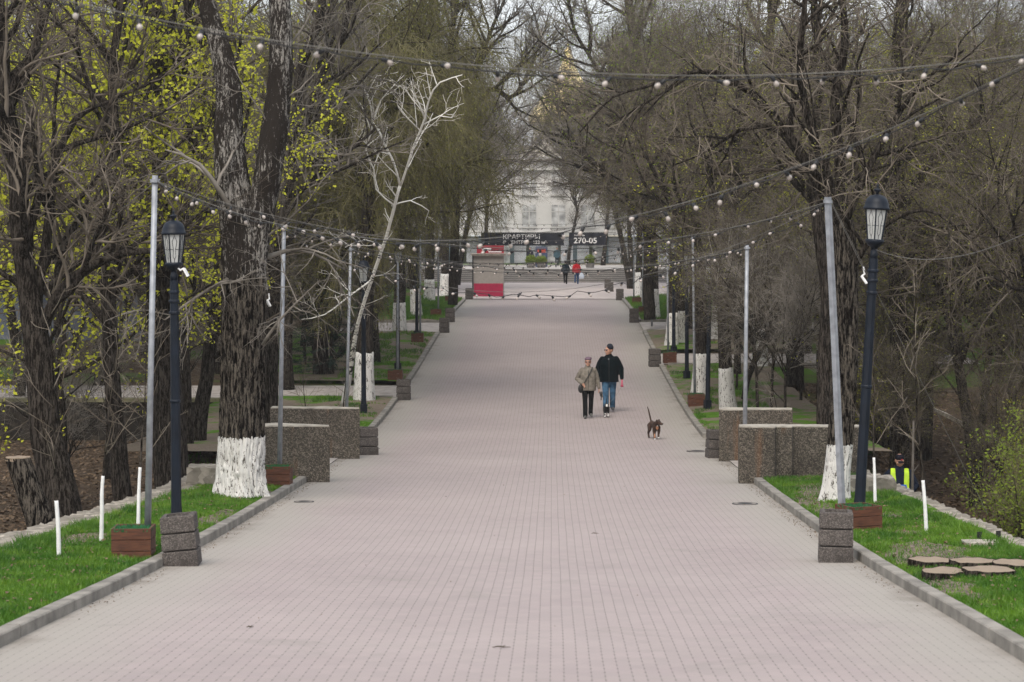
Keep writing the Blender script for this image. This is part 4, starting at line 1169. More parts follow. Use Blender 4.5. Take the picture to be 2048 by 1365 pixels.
proto('s0', name='understorey_tree', seed=116, H=6.5, r0=.055, P=dict(P_BARE, den=[3.2,3.6,5.4,7], len=[2.6,1.4,.8,.38], rad=[.03,.015,.008,.005]), bark='bark2', twig='twig', leaf='leafO', lv=(.6,.05,.07,.7), fork=4, spread=1.5, **A)
proto('s1', name='understorey_tree', seed=117, H=5.5, r0=.05, P=dict(P_BARE, den=[3.2,3.6,5.4,7], len=[2.4,1.4,.8,.38], rad=[.03,.015,.008,.005]), bark='bark2', twig='twig2', fork=5, spread=1.7, **A)
proto('c0', name='park_tree', seed=118, H=14, r0=.15, P=dict(P_BARE, len=[5.2,2.6,1.2,.5], den=[2.0,2.2,3.8,5]), bark='bark2', twig='twigfar', leaf='leafO', lv=(.15,.06,.07,.3), fork=4, spread=2.0, **A)
random.seed(77)
for i_, (x_, y_) in enumerate([(-8.5,171),(-4.9,174),(1.7,178),(4.4,173),(8.3,176)]):
    put(('b1','c0','b0','b1','c0')[i_], x_, y_, (.95,1.25,.8,1.05,1.2)[i_], i_*1.7, 'tree with a fine pale crown standing before the big pale building', 'trees in front of the pale building', z=2.6)
put('w0', -5.6, 74, 1.0, .4, 'olive-green willow hanging over the left verge behind the birch', 'weeping olive-green trees on the left')
put('w0', -8.5, 80, 1.05, 2.1, 'olive-green willow set back on the left, taller than its neighbour', 'weeping olive-green trees on the left')
put('w0', -7.2, 97, .85, 4.0, 'olive-green willow drooping towards the kiosk', 'weeping olive-green trees on the left')
put('w0', -7.5, 66, .8, 5.2, 'small olive-green willow left of the birch', 'weeping olive-green trees on the left')
put('m0', -9.6, 45, .95, .3, 'maple with bright lime blossom behind the nearest left lamp'); put('m0', -13, 47, 1.05, 2.3, 'maple with bright lime blossom at the upper left'); put('m0', -10.6, 55, 1.0, 4.3, 'maple with lime blossom lower on the left, in front of the blue-grey wall')
put('m0', -15.5, 58, 1.1, 1.1, 'maple with lime blossom at the far left'); put('m0', -7.7, 49, .72, 5.5, 'small lime-blossomed maple beside the big furrowed trunk')
put('m0', 9.5, 78, .95, 2.0, 'maple with scattered lime leaves on the right'); put('m0', 6.0, 88, .85, 3.9, 'lime-leaved maple over the far right side path'); put('m0', 8.2, 64, .75, 5.1, 'lime-leaved maple behind the second right pole')
put('m0', 6.3, 70, .8, .9, 'small lime-leaved maple leaning to the right side of the avenue', None)
gl, gr_, gf = 'bare trees in the park left of the avenue', 'bare trees in the park right of the avenue', 'bare trees around the far square'
def scatter(n, side, xr, yr, keys, label, group, sr=(.8,1.15), mind=2.6):
    placed = []; k = 0; tries = 0
    while k < n and tries < 4000:
        tries += 1
        x = side*random.uniform(*xr); y = random.uniform(*yr)
        if any((x-a)**2+(y-b)**2 < mind**2 for a, b in placed): continue
        placed.append((x, y)); k += 1
        put(random.choice(keys), x, y, random.uniform(*sr), random.uniform(0, 6.28), label, group)
scatter(9, -1, (9.5, 18), (64, 80), ['b0','b1','b2'], 'bare tree standing among others beyond the left dell', gl)
scatter(16, -1, (9, 34), (80, 120), ['b0','b1','b2'], 'bare tree standing among others beyond the left dell', gl)
scatter(12, -1, (10, 50), (120, 180), ['b0','b1'], 'bare tree standing among others beyond the left dell', gl, (.95,1.3), 3.5)
scatter(10, 1, (9, 20), (60, 80), ['b0','b2','b2'], 'bare budding tree standing among others in the park on the right', gr_)
scatter(18, 1, (8.5, 34), (80, 120), ['b0','b2','b1'], 'bare budding tree standing among others in the park on the right', gr_)
scatter(12, 1, (10, 50), (120, 180), ['b0','b1'], 'bare budding tree standing among others in the park on the right', gr_, (.95,1.3), 3.5)
scatter(6, -1, (6.5, 12), (118, 150), ['c0','b1','c0'], 'pale bare tree on the left of the far square', gf, (.9,1.2), 2.5)
scatter(6, 1, (6.5, 12), (118, 150), ['c0','b1','c0'], 'pale bare tree on the right of the far square', gf, (.9,1.2), 2.5)
for (k_, x_, y_, s_, r_) in (('c0',-5.4,131,1.15,1.3),('b1',5.2,133,1.1,2.9),('c0',5.5,141,1.2,5.1),('b1',-5.8,143,1.15,.4)):
    put(k_, x_, y_, s_, r_, 'tree with fine branches reaching over the far end of the avenue', 'trees closing over the far end of the avenue')
scatter(5, 1, (9, 15), (46, 58), ['b2'], 'budding tree on the bank of the right dell', 'budding trees in the right dell', (.7,.95), 2.6)
scatter(13, -1, (7.5, 22), (72, 96), ['s0','s1'], 'thin many-stemmed tree in the undergrowth beyond the left dell', 'thin undergrowth trees on the left')
scatter(3, -1, (7.5, 13), (47, 60), ['s1'], 'thin many-stemmed tree down in the left dell', 'thin trees in the left dell', (.7,1.0))
scatter(8, 1, (5.3, 7.6), (50, 66), ['s0','s1'], 'thin many-stemmed tree on the right verge behind the concrete walls', 'thin trees behind the right concrete walls', (.75,1.0), 1.6)
scatter(24, 1, (6.2, 22), (62, 100), ['s0','s1','s0'], 'thin many-stemmed tree in the undergrowth on the right', 'thin undergrowth trees on the right', (.7,1.1), 1.8)
scatter(9, 1, (8, 15), (42, 58), ['s0'], 'thin many-stemmed tree on the right bank', 'thin trees on the right bank', (.5,.8), 2)
scatter(6, -1, (5.2, 9), (68.5, 112), ['s1'], 'thin bare tree on the left verge', 'thin trees on the left verge', (.5,.8), 3)

for k_, (r_, ks_) in list(protos.items()):
    if k_ not in used_proto:
        for c_, _ in ks_: bpy.data.objects.remove(c_)
        bpy.data.objects.remove(r_)
# --- saplings on the lawns
def sapling(x, y, hw, H, label, seed, lean=(0,0), n=9, col='saptwig'):
    z = vz(x, y) if abs(x) < 6.2 else gz(x, y)
    root = thing('sapling', label, 'sapling', (x, y, z), group=None)
    T = Tree(seed, (x,y,z)); d = Vector((lean[0], lean[1], 1))
    pts = T.wander(Vector((0,0,-.05)), d, H, 14, .03, V(.03)); r = [max(.006, .021*(1-i/15)) for i in range(15)]
    T.grow(pts, r, 0, dict(max=3, den=[n/H*1.3, 4, 5], t0=[hw/H+.04,.15,.1], ang=[(40,75),(30,60),(30,60)], len=[1.0,.42,.2], rad=[.0055,.0035,.0025], seg=[5,3,2], amp=[.12,.15,.15], up=[V(.35),V(.1),V(0)], trop=[V(.05),V(.02),V(0)], rmin=.0028, woodlev=0))
    w = MB(); k = max(2, int(round(hw/H*14)))
    pw, rw_ = resample(pts[:k+1], [q*1.0 for q in r[:k+1]], .04)
    w.tube([q + Vector((0,0,0)) for q in pw], [q*1.12+.002+.002*T.rnd.random() for q in rw_], 10); w.build('whitewash', MT['white'], root, True)
    T.build(root, 'bark2', col)
sapling(PX(118,24.9), 24.9, .78, 3.2, 'white-footed sapling nearest the left edge', 61, (.02,0))
sapling(PX(202,26.8), 26.8, .80, 3.0, 'middle white-footed sapling on the left lawn', 62, (.02,0))
sapling(PX(276,29.0), 29.0, .78, 3.0, 'white-footed sapling right beside the nearest left grey pole', 63, (.05,0))
sapling(PX(1751,33.2), 33.2, .78, 2.6, 'white-footed sapling beside the right lamp', 64, (0,0), 8)
sapling(PX(1853,28.2), 28.2, .80, 3.4, 'tallest white-footed sapling on the right lawn', 65, (-.02,0), 10)
sapling(-5.2, 50, .2, 1.6, 'tiny bare sapling behind the far left concrete wall', 66, (0,0), 9)
sapling(-4.55, 51.5, .2, 2.3, 'young bare sapling just left of the birch foot', 67, (.1,0), 8)
sapling(5.35, 47.5, .2, 1.7, 'young pale sapling behind the rusty right wall', 68, (0,0), 7)
# sawn stump
def stump():
    Y = 31.5; org = (PX(92,Y), Y, PZ(1100,Y)); root = thing('sawn_trunk', 'leaning dark sawn-off trunk at the left edge behind the low wall', 'tree stump', org)
    p, r = px_pts([(105,1110,0,66),(88,1060,0,58),(60,985,0,52),(36,916,0,50)], Y, org)
    b, _ = trunk_surface(p, r, 90, 90, 2.2, amp=.16); b.build('trunk', MT['bark'], root, True)
    m = MB(); c = p[-1]; n = 40
    ring = [(c.x+math.cos(6.283*i/n)*r[-1]*(.97+.06*noise.noise(Vector((i*.5,0,0)))), c.y+math.sin(6.283*i/n)*r[-1]*.97, c.z+.012+.012*noise.noise(Vector((i*.4,2,0)))) for i in range(n)]
    low = [(x, y, z-.05) for x, y, z in ring]
    m.add(ring+low+[(c.x,c.y,c.z+.005)], [(i,(i+1)%n,2*n) for i in range(n)]+[(n+i,n+(i+1)%n,(i+1)%n,i) for i in range(n)])
    m.build('cut_face', MT['cut'], root)
stump()
# log slices on the right lawn
def slice_(px_, py_, w, seed, label, sharp=0):
    Y = GY(py_, .12); x = PX(px_, Y); r = w/2*Y/F; z = vz(x, Y)
    rnd = random.Random(seed)
    root = thing('log_slice', label, 'log slice', (x, Y, z-.01), rz=rnd.uniform(0,6), group='log slices lying on the right lawn')
    n = 44; R = [r*(1+.16*noise.noise(Vector((math.cos(6.283*i/n)*1.3, math.sin(6.283*i/n)*1.3, seed)))+.03*noise.noise(Vector((i*.9,seed,0)))) for i in range(n)]
    def ring(k, z): return [(math.cos(6.283*i/n)*R[i]*k, math.sin(6.283*i/n)*R[i]*k*1.15, z+.012*noise.noise(Vector((i*.3,seed,z)))) for i in range(n)]
    h = .085
    m = MB(); m.add(ring(1.0,0)+ring(1.02,h*.5)+ring(1.0,h), [(j*n+i, j*n+(i+1)%n, (j+1)*n+(i+1)%n, (j+1)*n+i) for j in range(2) for i in range(n)]); m.build('bark_edge', MT['bark2'], root)
    m = MB(); m.add(ring(.985,h-.004)+[(0,0,h+.004)], [(i,(i+1)%n,n) for i in range(n)]); m.build('cut_face', MT['cut'], root)
slice_(1862,1129,80,1,'log slice at the upper left of the pile on the right lawn'); slice_(1889,1150,88,2,'front left log slice, lowest of the pile'); slice_(1946,1134,82,3,'middle log slice with a pointed rear edge')
slice_(1979,1152,92,4,'front right log slice with a crack'); slice_(2035,1139,90,5,'rightmost log slice, cut by the picture edge')
def slab():
    Y = GY(1096,.1); x = PX(1962,Y); root = thing('concrete_slab', 'small flat pale slab with two short black pipes in the right lawn', 'slab', (x,Y,vz(x,Y)))
    m = MB(); m.box((0,0,.025),(.42,.3,.07)); m.build('slab_plate', MT['conctop'], root)
    for dx, dy in ((.05,.35),(.30,.45)):
        m = MB(); m.lathe([(.03,-.05),(.03,.12),(.022,.12),(.022,.02)], 14, (dx,dy,0)); m.build('pipe_stub', MT['dark'], root)
slab()

# --- bushes and conifers
def bush(x, y, R, H, seed, label, leaf, lvs, name='bush', n=26, group=None, twig='twig3'):
    z = gz(x,y); root = thing(name, label, 'bush', (x,y,z), group=group); T = Tree(seed,(x,y,z))
    for i in range(n):
        a = T.rnd.uniform(0,6.283); sp = T.rnd.uniform(.1,1.0)
        d = Vector((math.cos(a)*sp*R/H, math.sin(a)*sp*R/H, 1)); L = H*T.rnd.uniform(.6,1.05)
        p = T.wander(Vector((math.cos(a)*.15,math.sin(a)*.15,-.1)), d, L, 7, .1, V(0))
        T.grow(p, [.018*(1-j/8)+.003 for j in range(8)], 0, P_BUSH)
    T.leaves(*lvs); T.build(root, 'bark2', twig, leaf)
bush(8.3, 35.5, 1.7, 3.1, 71, 'leafy olive-green bush at the right edge of the picture', 'leafG', (1.5,.055,.07), n=20)
bush(9.8, 39.5, 1.6, 3.4, 72, 'taller leafy bush behind the one at the right edge', 'leafG', (1.4,.055,.07), n=20)
bush(11.5, 50, 1.6, 2.6, 73, 'loose yellow-green shrub on the bank behind the worker', 'leafY', (.9,.07,.08,.7), n=18)
bush(9.0, 57, 1.6, 3.0, 74, 'yellow-green shrub between the right dell trunks', 'leafY', (.6,.08,.08,.5), n=16)
def conifer(x, y, H, R, seed, label):
    z = gz(x,y); root = thing('conifer', label, 'conifer', (x,y,z)); T = Tree(seed,(x,y,z)); r = T.rnd
    T.wood.tube([Vector((0,0,-.2)), Vector((0,0,H))], [.09,.01], 8)
    lf = MB(); k = int(H*26)
    for i in range(k):
        t = (i+.5)/k; zz = .2+H*.96*t; a = r.uniform(0,6.283); L = R*(1-t)**.8*r.uniform(.6,1.1)+.1
        p = T.wander(Vector((0,0,zz)), Vector((math.cos(a),math.sin(a),.05)), L, 6, .05, V(-.04))
        T.twig.tube(p, [.012,.01,.008,.006,.004,.003,.002], 3, cap=False)
        for q in range(len(p)-1):
            for _ in range(26):
                c = p[q].lerp(p[q+1], r.random()); d = Vector((r.gauss(0,1),r.gauss(0,1),r.gauss(0,.7)-.15)).normalized()*r.uniform(.04,.13)
                s = d.orthogonal().normalized()*.008
                lf.add([c-s, c+s, c+d], [(0,1,2)])
    T.wood.build('trunk', MT['bark2'], root); T.twig.build('branches', MT['twig'], root); lf.build('needles', MT['needle'], root)
conifer(-6.6, 70, 3.3, 1.7, 81, 'dark blue-green conifer beyond the left side path'); conifer(-8.4, 73, 3.0, 1.6, 82, 'second dark conifer, half behind the first')
# ------------------------------------------------------------------ grass blades and fallen leaves
def tri_mesh(name, co, mat):
    """co: (n,3,3) triangles"""
    n = co.shape[0]; me = bpy.data.meshes.new(name)
    me.vertices.add(n*3); me.loops.add(n*3); me.polygons.add(n)
    me.vertices.foreach_set('co', co.reshape(-1)); me.loops.foreach_set('vertex_index', np.arange(n*3))
    me.polygons.foreach_set('loop_start', np.arange(0, n*3, 3)); me.update(calc_edges=True); me.materials.append(mat)
    o = bpy.data.objects.new(name, me); COL.objects.link(o); return o
def mat_grass():
    m, nt, b = new_mat('grass_blades'); L = nt.links.new; v = texco(nt)
    c = mixc(nt, mr(nt, nzn(nt, v, 1.0, 5, .65), .36, .64), (.035,.12,.010), (.16,.30,.026))
    c = mixc(nt, mr(nt, nzn(nt, v, 3.1, 4, .6), .55, .72), c, (.24,.35,.04))
    c = mixc(nt, M_(nt, 'MULTIPLY', nzn(nt, v, 60, 2), .55), c, (.02,.08,.004))
    L(c, b.inputs['Base Color']); b.inputs['Roughness'].default_value = .5; b.inputs['Specular IOR Level'].default_value = .3
    tr = nt.nodes.new('ShaderNodeBsdfTranslucent'); L(c, tr.inputs['Color']); ms = nt.nodes.new('ShaderNodeMixShader'); ms.inputs[0].default_value = .35
    L(b.outputs[0], ms.inputs[1]); L(tr.outputs[0], ms.inputs[2]); L(ms.outputs[0], nt.nodes['Material Output'].inputs['Surface'])
    return m
MT['grass'] = mat_grass()
def grass(name, xa, xb, ya, yb, n, hgt, label, seed, bare=lambda x,y: False, thr=-.6):
    rng = np.random.default_rng(seed); out = []
    xs_ = rng.uniform(xa, xb, n); ys_ = rng.uniform(ya, yb, n); an = rng.uniform(0, 6.283, n); ln = rng.normal(0, 1, (n, 2)); hh = rng.uniform(.4, 1.3, n)
    for i in range(n):
        x, y = xs_[i], ys_[i]
        if bare(x, y) or noise.noise(Vector((x*.9, y*.7, 5))) < thr: continue
        z = vz(x, y)-.01 if abs(x) < 6.3 else gz(x, y)
        if abs(x) > wallx(x, y) - .2 and y < 40: continue
        h = hgt*hh[i]*(1+.9*max(0, noise.noise(Vector((x*1.3, y*1.3, 9)))))*(1.6 if abs(x) > 5.6 else 1)
        w = .006+.00009*y; c, s = math.cos(an[i])*w, math.sin(an[i])*w
        out.append(((x-c,y-s,z),(x+c,y+s,z),(x+ln[i,0]*h*.45,y+ln[i,1]*h*.45,z+h)))
    o = tri_mesh(name, np.array(out, dtype=np.float32), MT['grass']); tag(o, label, 'grass', kind='stuff'); return o
def bareR(x, y):
    return soil_at(x, y, .8) and noise.noise(Vector((x*31, y*29, 2))) < .22
def bareR_old(x, y):
    d = ((x-4.9)/.75)**2 + ((y-GY(1148,.1))/1.6)**2
    if d < 1 + .8*noise.noise(Vector((x*3, y*3, 0))): return True
    return (x < 4.75+.5*noise.noise(Vector((y*.7, 0, 3))) and y > 33 and noise.noise(Vector((x*2, y*1.2, 1))) > -.25)
grass('grass', -6.1, -4.16, 14, 39.6, 105000, .055, 'bright green mown grass on the near left lawn', 1, bareR)
grass('grass', 4.16, 5.88, 14, 39.0, 105000, .055, 'bright green grass with a bare patch on the near right lawn', 2, bareR)
grass('grass', -8.6, -4.2, 46.5, 63, 26000, .06, 'thin patchy grass behind the left concrete walls', 3, thr=.10)
grass('grass', 4.2, 7.4, 46.5, 73, 34000, .06, 'patchy grass on the right verge beyond the concrete walls', 4, thr=.10)
grass('grass', -8.5, -4.2, 68, 86, 22000, .08, 'dull green grass on the left verge beyond the side path', 5, thr=-.05)
grass('grass', -8.8, -4.2, 92.3, 113, 40000, .13, 'bright green grass by the kiosk', 6, thr=-.3)
grass('grass', 4.2, 9.4, 92.7, 113.8, 50000, .13, 'bright green grass round the far right whitewashed trunks', 7, thr=-.3)
def litter(n, seed, xr, yr, label, zf, size=.035, mat='litter', name='leaf_litter'):
    rng = random.Random(seed); out = []
    for _ in range(n):
        x = rng.uniform(*xr); y = rng.uniform(*yr); z = zf(x, y)+.015
        a = Vector((rng.gauss(0,1), rng.gauss(0,1), rng.gauss(0,.35))).normalized(); b = Vector((-a.y, a.x, rng.gauss(0,.35))); s = size*rng.uniform(.5,1.4); c = Vector((x,y,z))
        out.append((tuple(c-a*s), tuple(c+b*s*.7), tuple(c+a*s))); out.append((tuple(c-a*s), tuple(c+a*s), tuple(c-b*s*.6)))
    o = tri_mesh(name, np.array(out, dtype=np.float32), MT[mat]); tag(o, label, 'leaves', kind='stuff')
MT['litter'] = mat_leaf('dry_leaves', (.08,.05,.03), (.26,.18,.11), .1)
litter(26000, 1, (-24,-6.5), (36,61.3), 'brown fallen leaves on the floor of the left dell', terrain, .06)
litter(34000, 2, (6.5,24), (34,68), 'brown fallen leaves on the floor and bank of the right dell', terrain, .06)
litter(350, 3, (-4.5,4.5), (18,110), 'scattered dry leaf scraps on the paving', lambda x,y: zp(y)-.006, .011, name='leaf_scraps')
litter(900, 4, (3.8,4.0), (22,50), 'dry debris gathered along the right kerb foot', lambda x,y: zp(y)-.008, .011, name='kerb_debris')
litter(900, 5, (-4.0,-3.8), (20,50), 'dry debris gathered along the left kerb foot', lambda x,y: zp(y)-.008, .011, name='kerb_debris')
litter(1500, 6, (-5.8,-4.2), (16,39), 'dry straw and leaf bits caught in the left lawn', lambda x,y: vz(x,y)+.02, .020, name='dry_straw')
litter(1700, 7, (4.2,5.8), (16,39), 'dry straw and leaf bits caught in the right lawn', lambda x,y: vz(x,y)+.02, .020, name='dry_straw')
def twig_on(px_, py_, w, label):
    Y = GY(py_); x = PX(px_, Y); m = MB(); L_ = w*Y/F
    m.tube([(-L_/2,0,.006),(-L_*.2,.012,.012),(L_*.1,-.01,.01),(L_/2,.012,.006)], [.003,.006,.005,.002], 5)
    m.tube([(0,.0,.01),(L_*.2,.05,.012)], .003, 4)
    o = m.build('fallen_twig', MT['twig'], loc=(x,Y,zp(Y))); tag(o, label, 'twig')
twig_on(1003,1296,36,'short fallen twig on the paving near the bottom centre'); twig_on(500,1256,14,'tiny fallen twig on the paving near the bottom left'); twig_on(1190,1068,14,'tiny fallen twig on the paving, middle right')
def manhole(px_, py_, w, label):
    Y = GY(py_); x = PX(px_, Y); r = w/2*Y/F; root = thing('manhole_cover', label, 'manhole cover', (x,Y,zp(Y)+.002))
    m = MB(); m.lathe([(r,-.02),(r,.008),(r*.9,.010)], 28); m.build('rim', MT['cable2'] , root)
    m = MB(); m.lathe([(r*.88,-.02),(r*.88,.012),(r*.6,.012),(r*.58,.008),(r*.1,.008)], 28); m.build('lid', simple('dusty_iron', (.19,.17,.155), .8), root)
manhole(1395,903,44,'round iron cover near the dog and the rusty concrete wall'); manhole(1490,1009,52,'dark drain cover beside the near right kerb'); manhole(748,898,24,'iron cover beside the far left concrete wall')
manhole(608,1005,40,'drain cover beside the near left kerb')

# ------------------------------------------------------------------ kiosk
def text_obj(body, size, loc, mat, parent, name='lettering', rot=(math.pi/2,0,0), ext=.01, align='LEFT', sx=1.0):
    cu = bpy.data.curves.new(name, 'FONT'); cu.body = body; cu.size = size; cu.extrude = ext; cu.align_x = align
    cu.offset = size*.012
    t = bpy.data.objects.new('tmp', cu); COL.objects.link(t); bpy.context.view_layer.update()
    me = bpy.data.meshes.new_from_object(t.evaluated_get(bpy.context.evaluated_depsgraph_get()))
    bpy.data.objects.remove(t); me.materials.clear(); me.materials.append(mat)
    o = bpy.data.objects.new(name, me); COL.objects.link(o); o.parent = parent; o.location = loc; o.rotation_euler = rot; o.scale = (sx,1,1); return o
white_e = simple('white_lettering', (.78,.78,.78), .6, var=.02)
def kiosk():
    Y = 118; root = thing('kiosk', 'grey street kiosk with a crimson corrugated lower panel and red roof sign', 'kiosk', (PX(977,Y), Y, zp(Y)))
    g1 = simple('beige_grey_panel', (.25,.228,.205), .7, var=.06); cr = simple('crimson_sheet', (.34,.012,.055), .6, var=.08); rd = simple('red_sign', (.30,.02,.035), .5, var=.2, scale=3); rf = simple('kiosk_eave', (.36,.32,.28), .8)
    w = 1.62
    m = MB(); m.box((0,.75,1.12), (w,1.5,2.2)); m.build('body', g1, root)
    m = MB()
    for i in range(22): m.box((-.74+i*.0705,-.022,.37), (.05,.04,.68))
    m.box((0,-.008,.37), (1.56,.02,.7)); m.build('lower_panel', cr, root)
    m = MB(); m.box((0,.7,2.25), (w+.22,1.8,.08)); m.box((0,.7,2.31), (w+.3,1.9,.04)); m.build('eave', rf, root)
    m = MB(); m.box((.1,-.05,2.55), (1.45,.08,.42)); sg = m.build('roof_sign', rd, root)
    m = MB(); m.box((-.1,-.098,2.56), (.5,.012,.12)); m.box((.35,-.098,2.42),(.7,.012,.05)); m.build('sign_stripe', white_e, sg)
    m = MB(); m.box((-.84,-.02,1.15), (.07,.1,2.3)); m.build('corner_post', MT['cable2'], root)
kiosk()
# ------------------------------------------------------------------ banners slung over the avenue
def banner(x0, x1, y, z0, z1, label, lines):
    root = thing('banner', label, 'banner', (x0, y, z0)); bk = simple('navy_banner_cloth', (.012,.014,.024), .7, var=.2, scale=2)
    m = MB(); n = 24; W = x1-x0; H = z1-z0
    fr_ = [(W*i/n, .03*math.sin(i*.9)) for i in range(n+1)]
    for s_ in (0, .012):
        for i in range(n):
            a, b_ = fr_[i], fr_[i+1]; q = [(a[0],a[1]+s_,0),(b_[0],b_[1]+s_,0),(b_[0],b_[1]+s_,H),(a[0],a[1]+s_,H)]
            m.add(q if s_ == 0 else q[::-1], [(0,1,2,3)])
    m.build('cloth', bk, root)
    for body, sz, dx, dz, sx in lines: text_obj(body, sz, (dx, -.05, dz), white_e, root, sx=sx, ext=.006)
    m = MB(); m.tube([(-.6,0,H+.02),(W+.6,0,H+.02)], .012, 5); m.tube([(-.6,0,-.02),(W+.6,0,-.02)], .010, 5); m.build('rope', MT['cable2'], root)
YB = 134
banner(PX(962,YB), PX(1128,YB), YB, PZ(491,YB), PZ(466,YB), 'left dark banner with white Cyrillic words over the avenue', [('КВАРТИРЫ', .39, 1.32, .385, 1.06), ('В ЦЕНТРЕ', .28, 1.36, .09, 1.05), ('122 м²', .28, 3.15, .09, 1.05)])
banner(PX(1138,YB), PX(1212,YB), YB, PZ(491,YB), PZ(466,YB), 'right dark banner with a white phone number', [('2-очередь', .13, .32, .57, 1.0), ('270-05', .47, .28, .13, 1.08)])
# ------------------------------------------------------------------ stairs, theatre-like hall and church
def hall():
    st = thing('stairs', 'broad grey stone stairs at the far end of the avenue', 'stairs', (0, 151, 1.70)); stm = simple('shaded_stair_stone', (.15,.14,.13), .9, var=.15, scale=1.0)  # darker copy of the stair stone: riser shade put into the colour
    m = MB(); n = 7
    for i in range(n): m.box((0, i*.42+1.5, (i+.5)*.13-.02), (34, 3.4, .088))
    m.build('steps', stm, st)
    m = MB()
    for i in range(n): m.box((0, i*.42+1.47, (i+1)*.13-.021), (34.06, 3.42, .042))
    m.build('treads', simple('lit_tread_stone', (.40,.375,.35), .85, var=.1, scale=1.5), st)  # paler copy of the stair stone, painted as if catching the light
    rt = thing('terrace', 'low light terrace wall behind the stairs', 'terrace', (0, 158, 1.7)); m = MB(); m.box((0,9,.44),(60,20,.9)); m.build('terrace_floor', simple('terrace_stone', (.36,.34,.32), .9), rt)
    z = 2.6; Y = 184
    b_ = thing('public_building', 'large pale building with a glazed ground floor and rows of windows behind the far trees', 'building', (2.2, Y, z))
    wall = simple('pale_plaster', (.66,.65,.63), .85, var=.06, scale=.6, bump=.1); gl = simple('window_glass', (.52,.525,.525), .4, var=.3, scale=2, spec=.6); tl = simple('teal_grey_column', (.08,.115,.13), .5, var=.1)
    brt = simple('sky_reflecting_glazing', (.86,.9,.94), .12, .75, var=.05, scale=.8)
    W, H = 40, 8.6
    m = MB(); m.box((0, 6.4, 2.45+(H-2.3)/2), (W, 12, H-2.3)); m.box((0, 7.4, 1.1), (W-1, 10, 2.3)); m.build('wall', wall, b_)
    for i in range(30):
        x = -W/2+1+i*1.32
        mm = MB(); mm.box((x, .75, 1.1), (1.05, .06, 2.15)); mm.build('glazing', brt if i % 3 != 1 else gl, b_)
        if i % 2 == 0: mm = MB(); mm.box((x+.66, .5, 1.15), (.34, .34, 2.3)); mm.build('column', tl, b_)
    for r in range(2):
        for i in range(16):
            x = -W/2+1.6+i*2.45; zz = 4.0 + r*2.7
            mm = MB(); mm.box((x, .38, zz), (1.15, .06, 1.8)); wdw = mm.build('window', gl, b_)
            mm = MB(); mm.box((x, .345, zz), (.07,.05,1.8)); mm.box((x, .345, zz+.35), (1.15,.05,.06)); mm.box((x,.33,zz-.98),(1.4,.18,.1)); mm.build('frame', wall, wdw)
    mm = MB(); mm.box((0, .25, 2.5), (W+.3, .5, .3)); mm.box((0,.2,H+.2),(W+.6,.7,.35)); mm.box((0,.25,H-.7),(W+.3,.4,.15)); mm.build('cornice', wall, b_)
    # posters / boards in front
    pb = thing('advert_board', 'blue and red advertising board between the glazed doors', 'advertising board', (PX(1083,165), 165, 2.6))
    m = MB(); m.box((0,0,.75),(.9,.1,1.5)); m.build('board', simple('navy_board', (.03,.045,.10), .5), pb); m = MB(); m.box((0,-.06,1.2),(.6,.02,.25)); m.box((0,-.06,.4),(.75,.02,.35)); m.build('red_block', simple('red_print', (.5,.06,.03), .6), pb)
    for px_ in (1083, 1062, 1180):
        u = thing('shrub_tub', {1083:'round green shrub in a tub in front of the advertising board',1062:'low dark shrub tub left of the board',1180:'shrub tub right of the far walkers'}[px_], 'planter', (PX(px_,160),160,2.6))
        m = MB(); m.lathe([(.28,0),(.36,.3),(.38,.34)],14); m.build('tub', stm, u)
        T = Tree(px_, (0,0,0))
        for _ in range(700):
            d = Vector((T.rnd.gauss(0,1),T.rnd.gauss(0,1),T.rnd.gauss(0,.7))).normalized()*T.rnd.uniform(.2,.42)+Vector((0,0,.55)); a = Vector((T.rnd.gauss(0,1),T.rnd.gauss(0,1),T.rnd.gauss(0,1))).normalized()*.05; b2 = a.orthogonal()*.7
            T.leaf.add([d-a,d+b2,d+a,d-b2],[(0,1,2,3)])
        T.leaf.build('foliage', MT['leafG'], u)
    # church with gilded tent roof
    Yc = 270; c = thing('church', 'distant church with a golden tiered dome seen above the trees', 'church', (PX(1136,Yc), Yc, 1.7)); s = F/Yc
    gold, ntg, bg_ = new_mat('gilding'); bg_.inputs['Base Color'].default_value = (.9,.72,.35,1); bg_.inputs['Metallic'].default_value = .35; bg_.inputs['Roughness'].default_value = .42
    cw = simple('church_wall', (.50,.46,.40), .85, var=.08)
    zt = lambda py: PZ(py, Yc)-1.7
    m = MB(); m.lathe([(4.3,0),(4.3,zt(262)),(4.6,zt(255)),(4.6,zt(248)),(4.2,zt(246))], 20); m.box((0,0,7),(12,12,14)); m.build('drum', cw, c, False)
    for k in range(10):
        a = 2*math.pi*k/10; m = MB(); m.box((4.32*math.cos(a), 4.32*math.sin(a), zt(300)), (.5,.9,3.2), a); m.build('drum_window', simple('drum_glass',(.08,.08,.09),.3) if k == 0 else bpy.data.materials['drum_glass'], c)
    m = MB(); pr = [(4.7,zt(248)),(4.9,zt(235)),(4.5,zt(222)),(3.6,zt(205)),(3.0,zt(190)),(2.9,zt(184)),(2.3,zt(172)),(1.8,zt(158)),(1.35,zt(146)),(1.1,zt(138)),(.95,zt(134)),(.6,zt(118)),(.35,zt(108)),(.5,zt(103)),(.35,zt(98)),(.05,zt(94))]
    m.lathe(pr, 16); m.build('golden_dome', gold, c, False)
    m = MB(); m.box((0,0,zt(90)),(.12,.12,1.2)); m.box((0,0,zt(89)),(.6,.1,.1)); m.build('cross', gold, c)
hall()
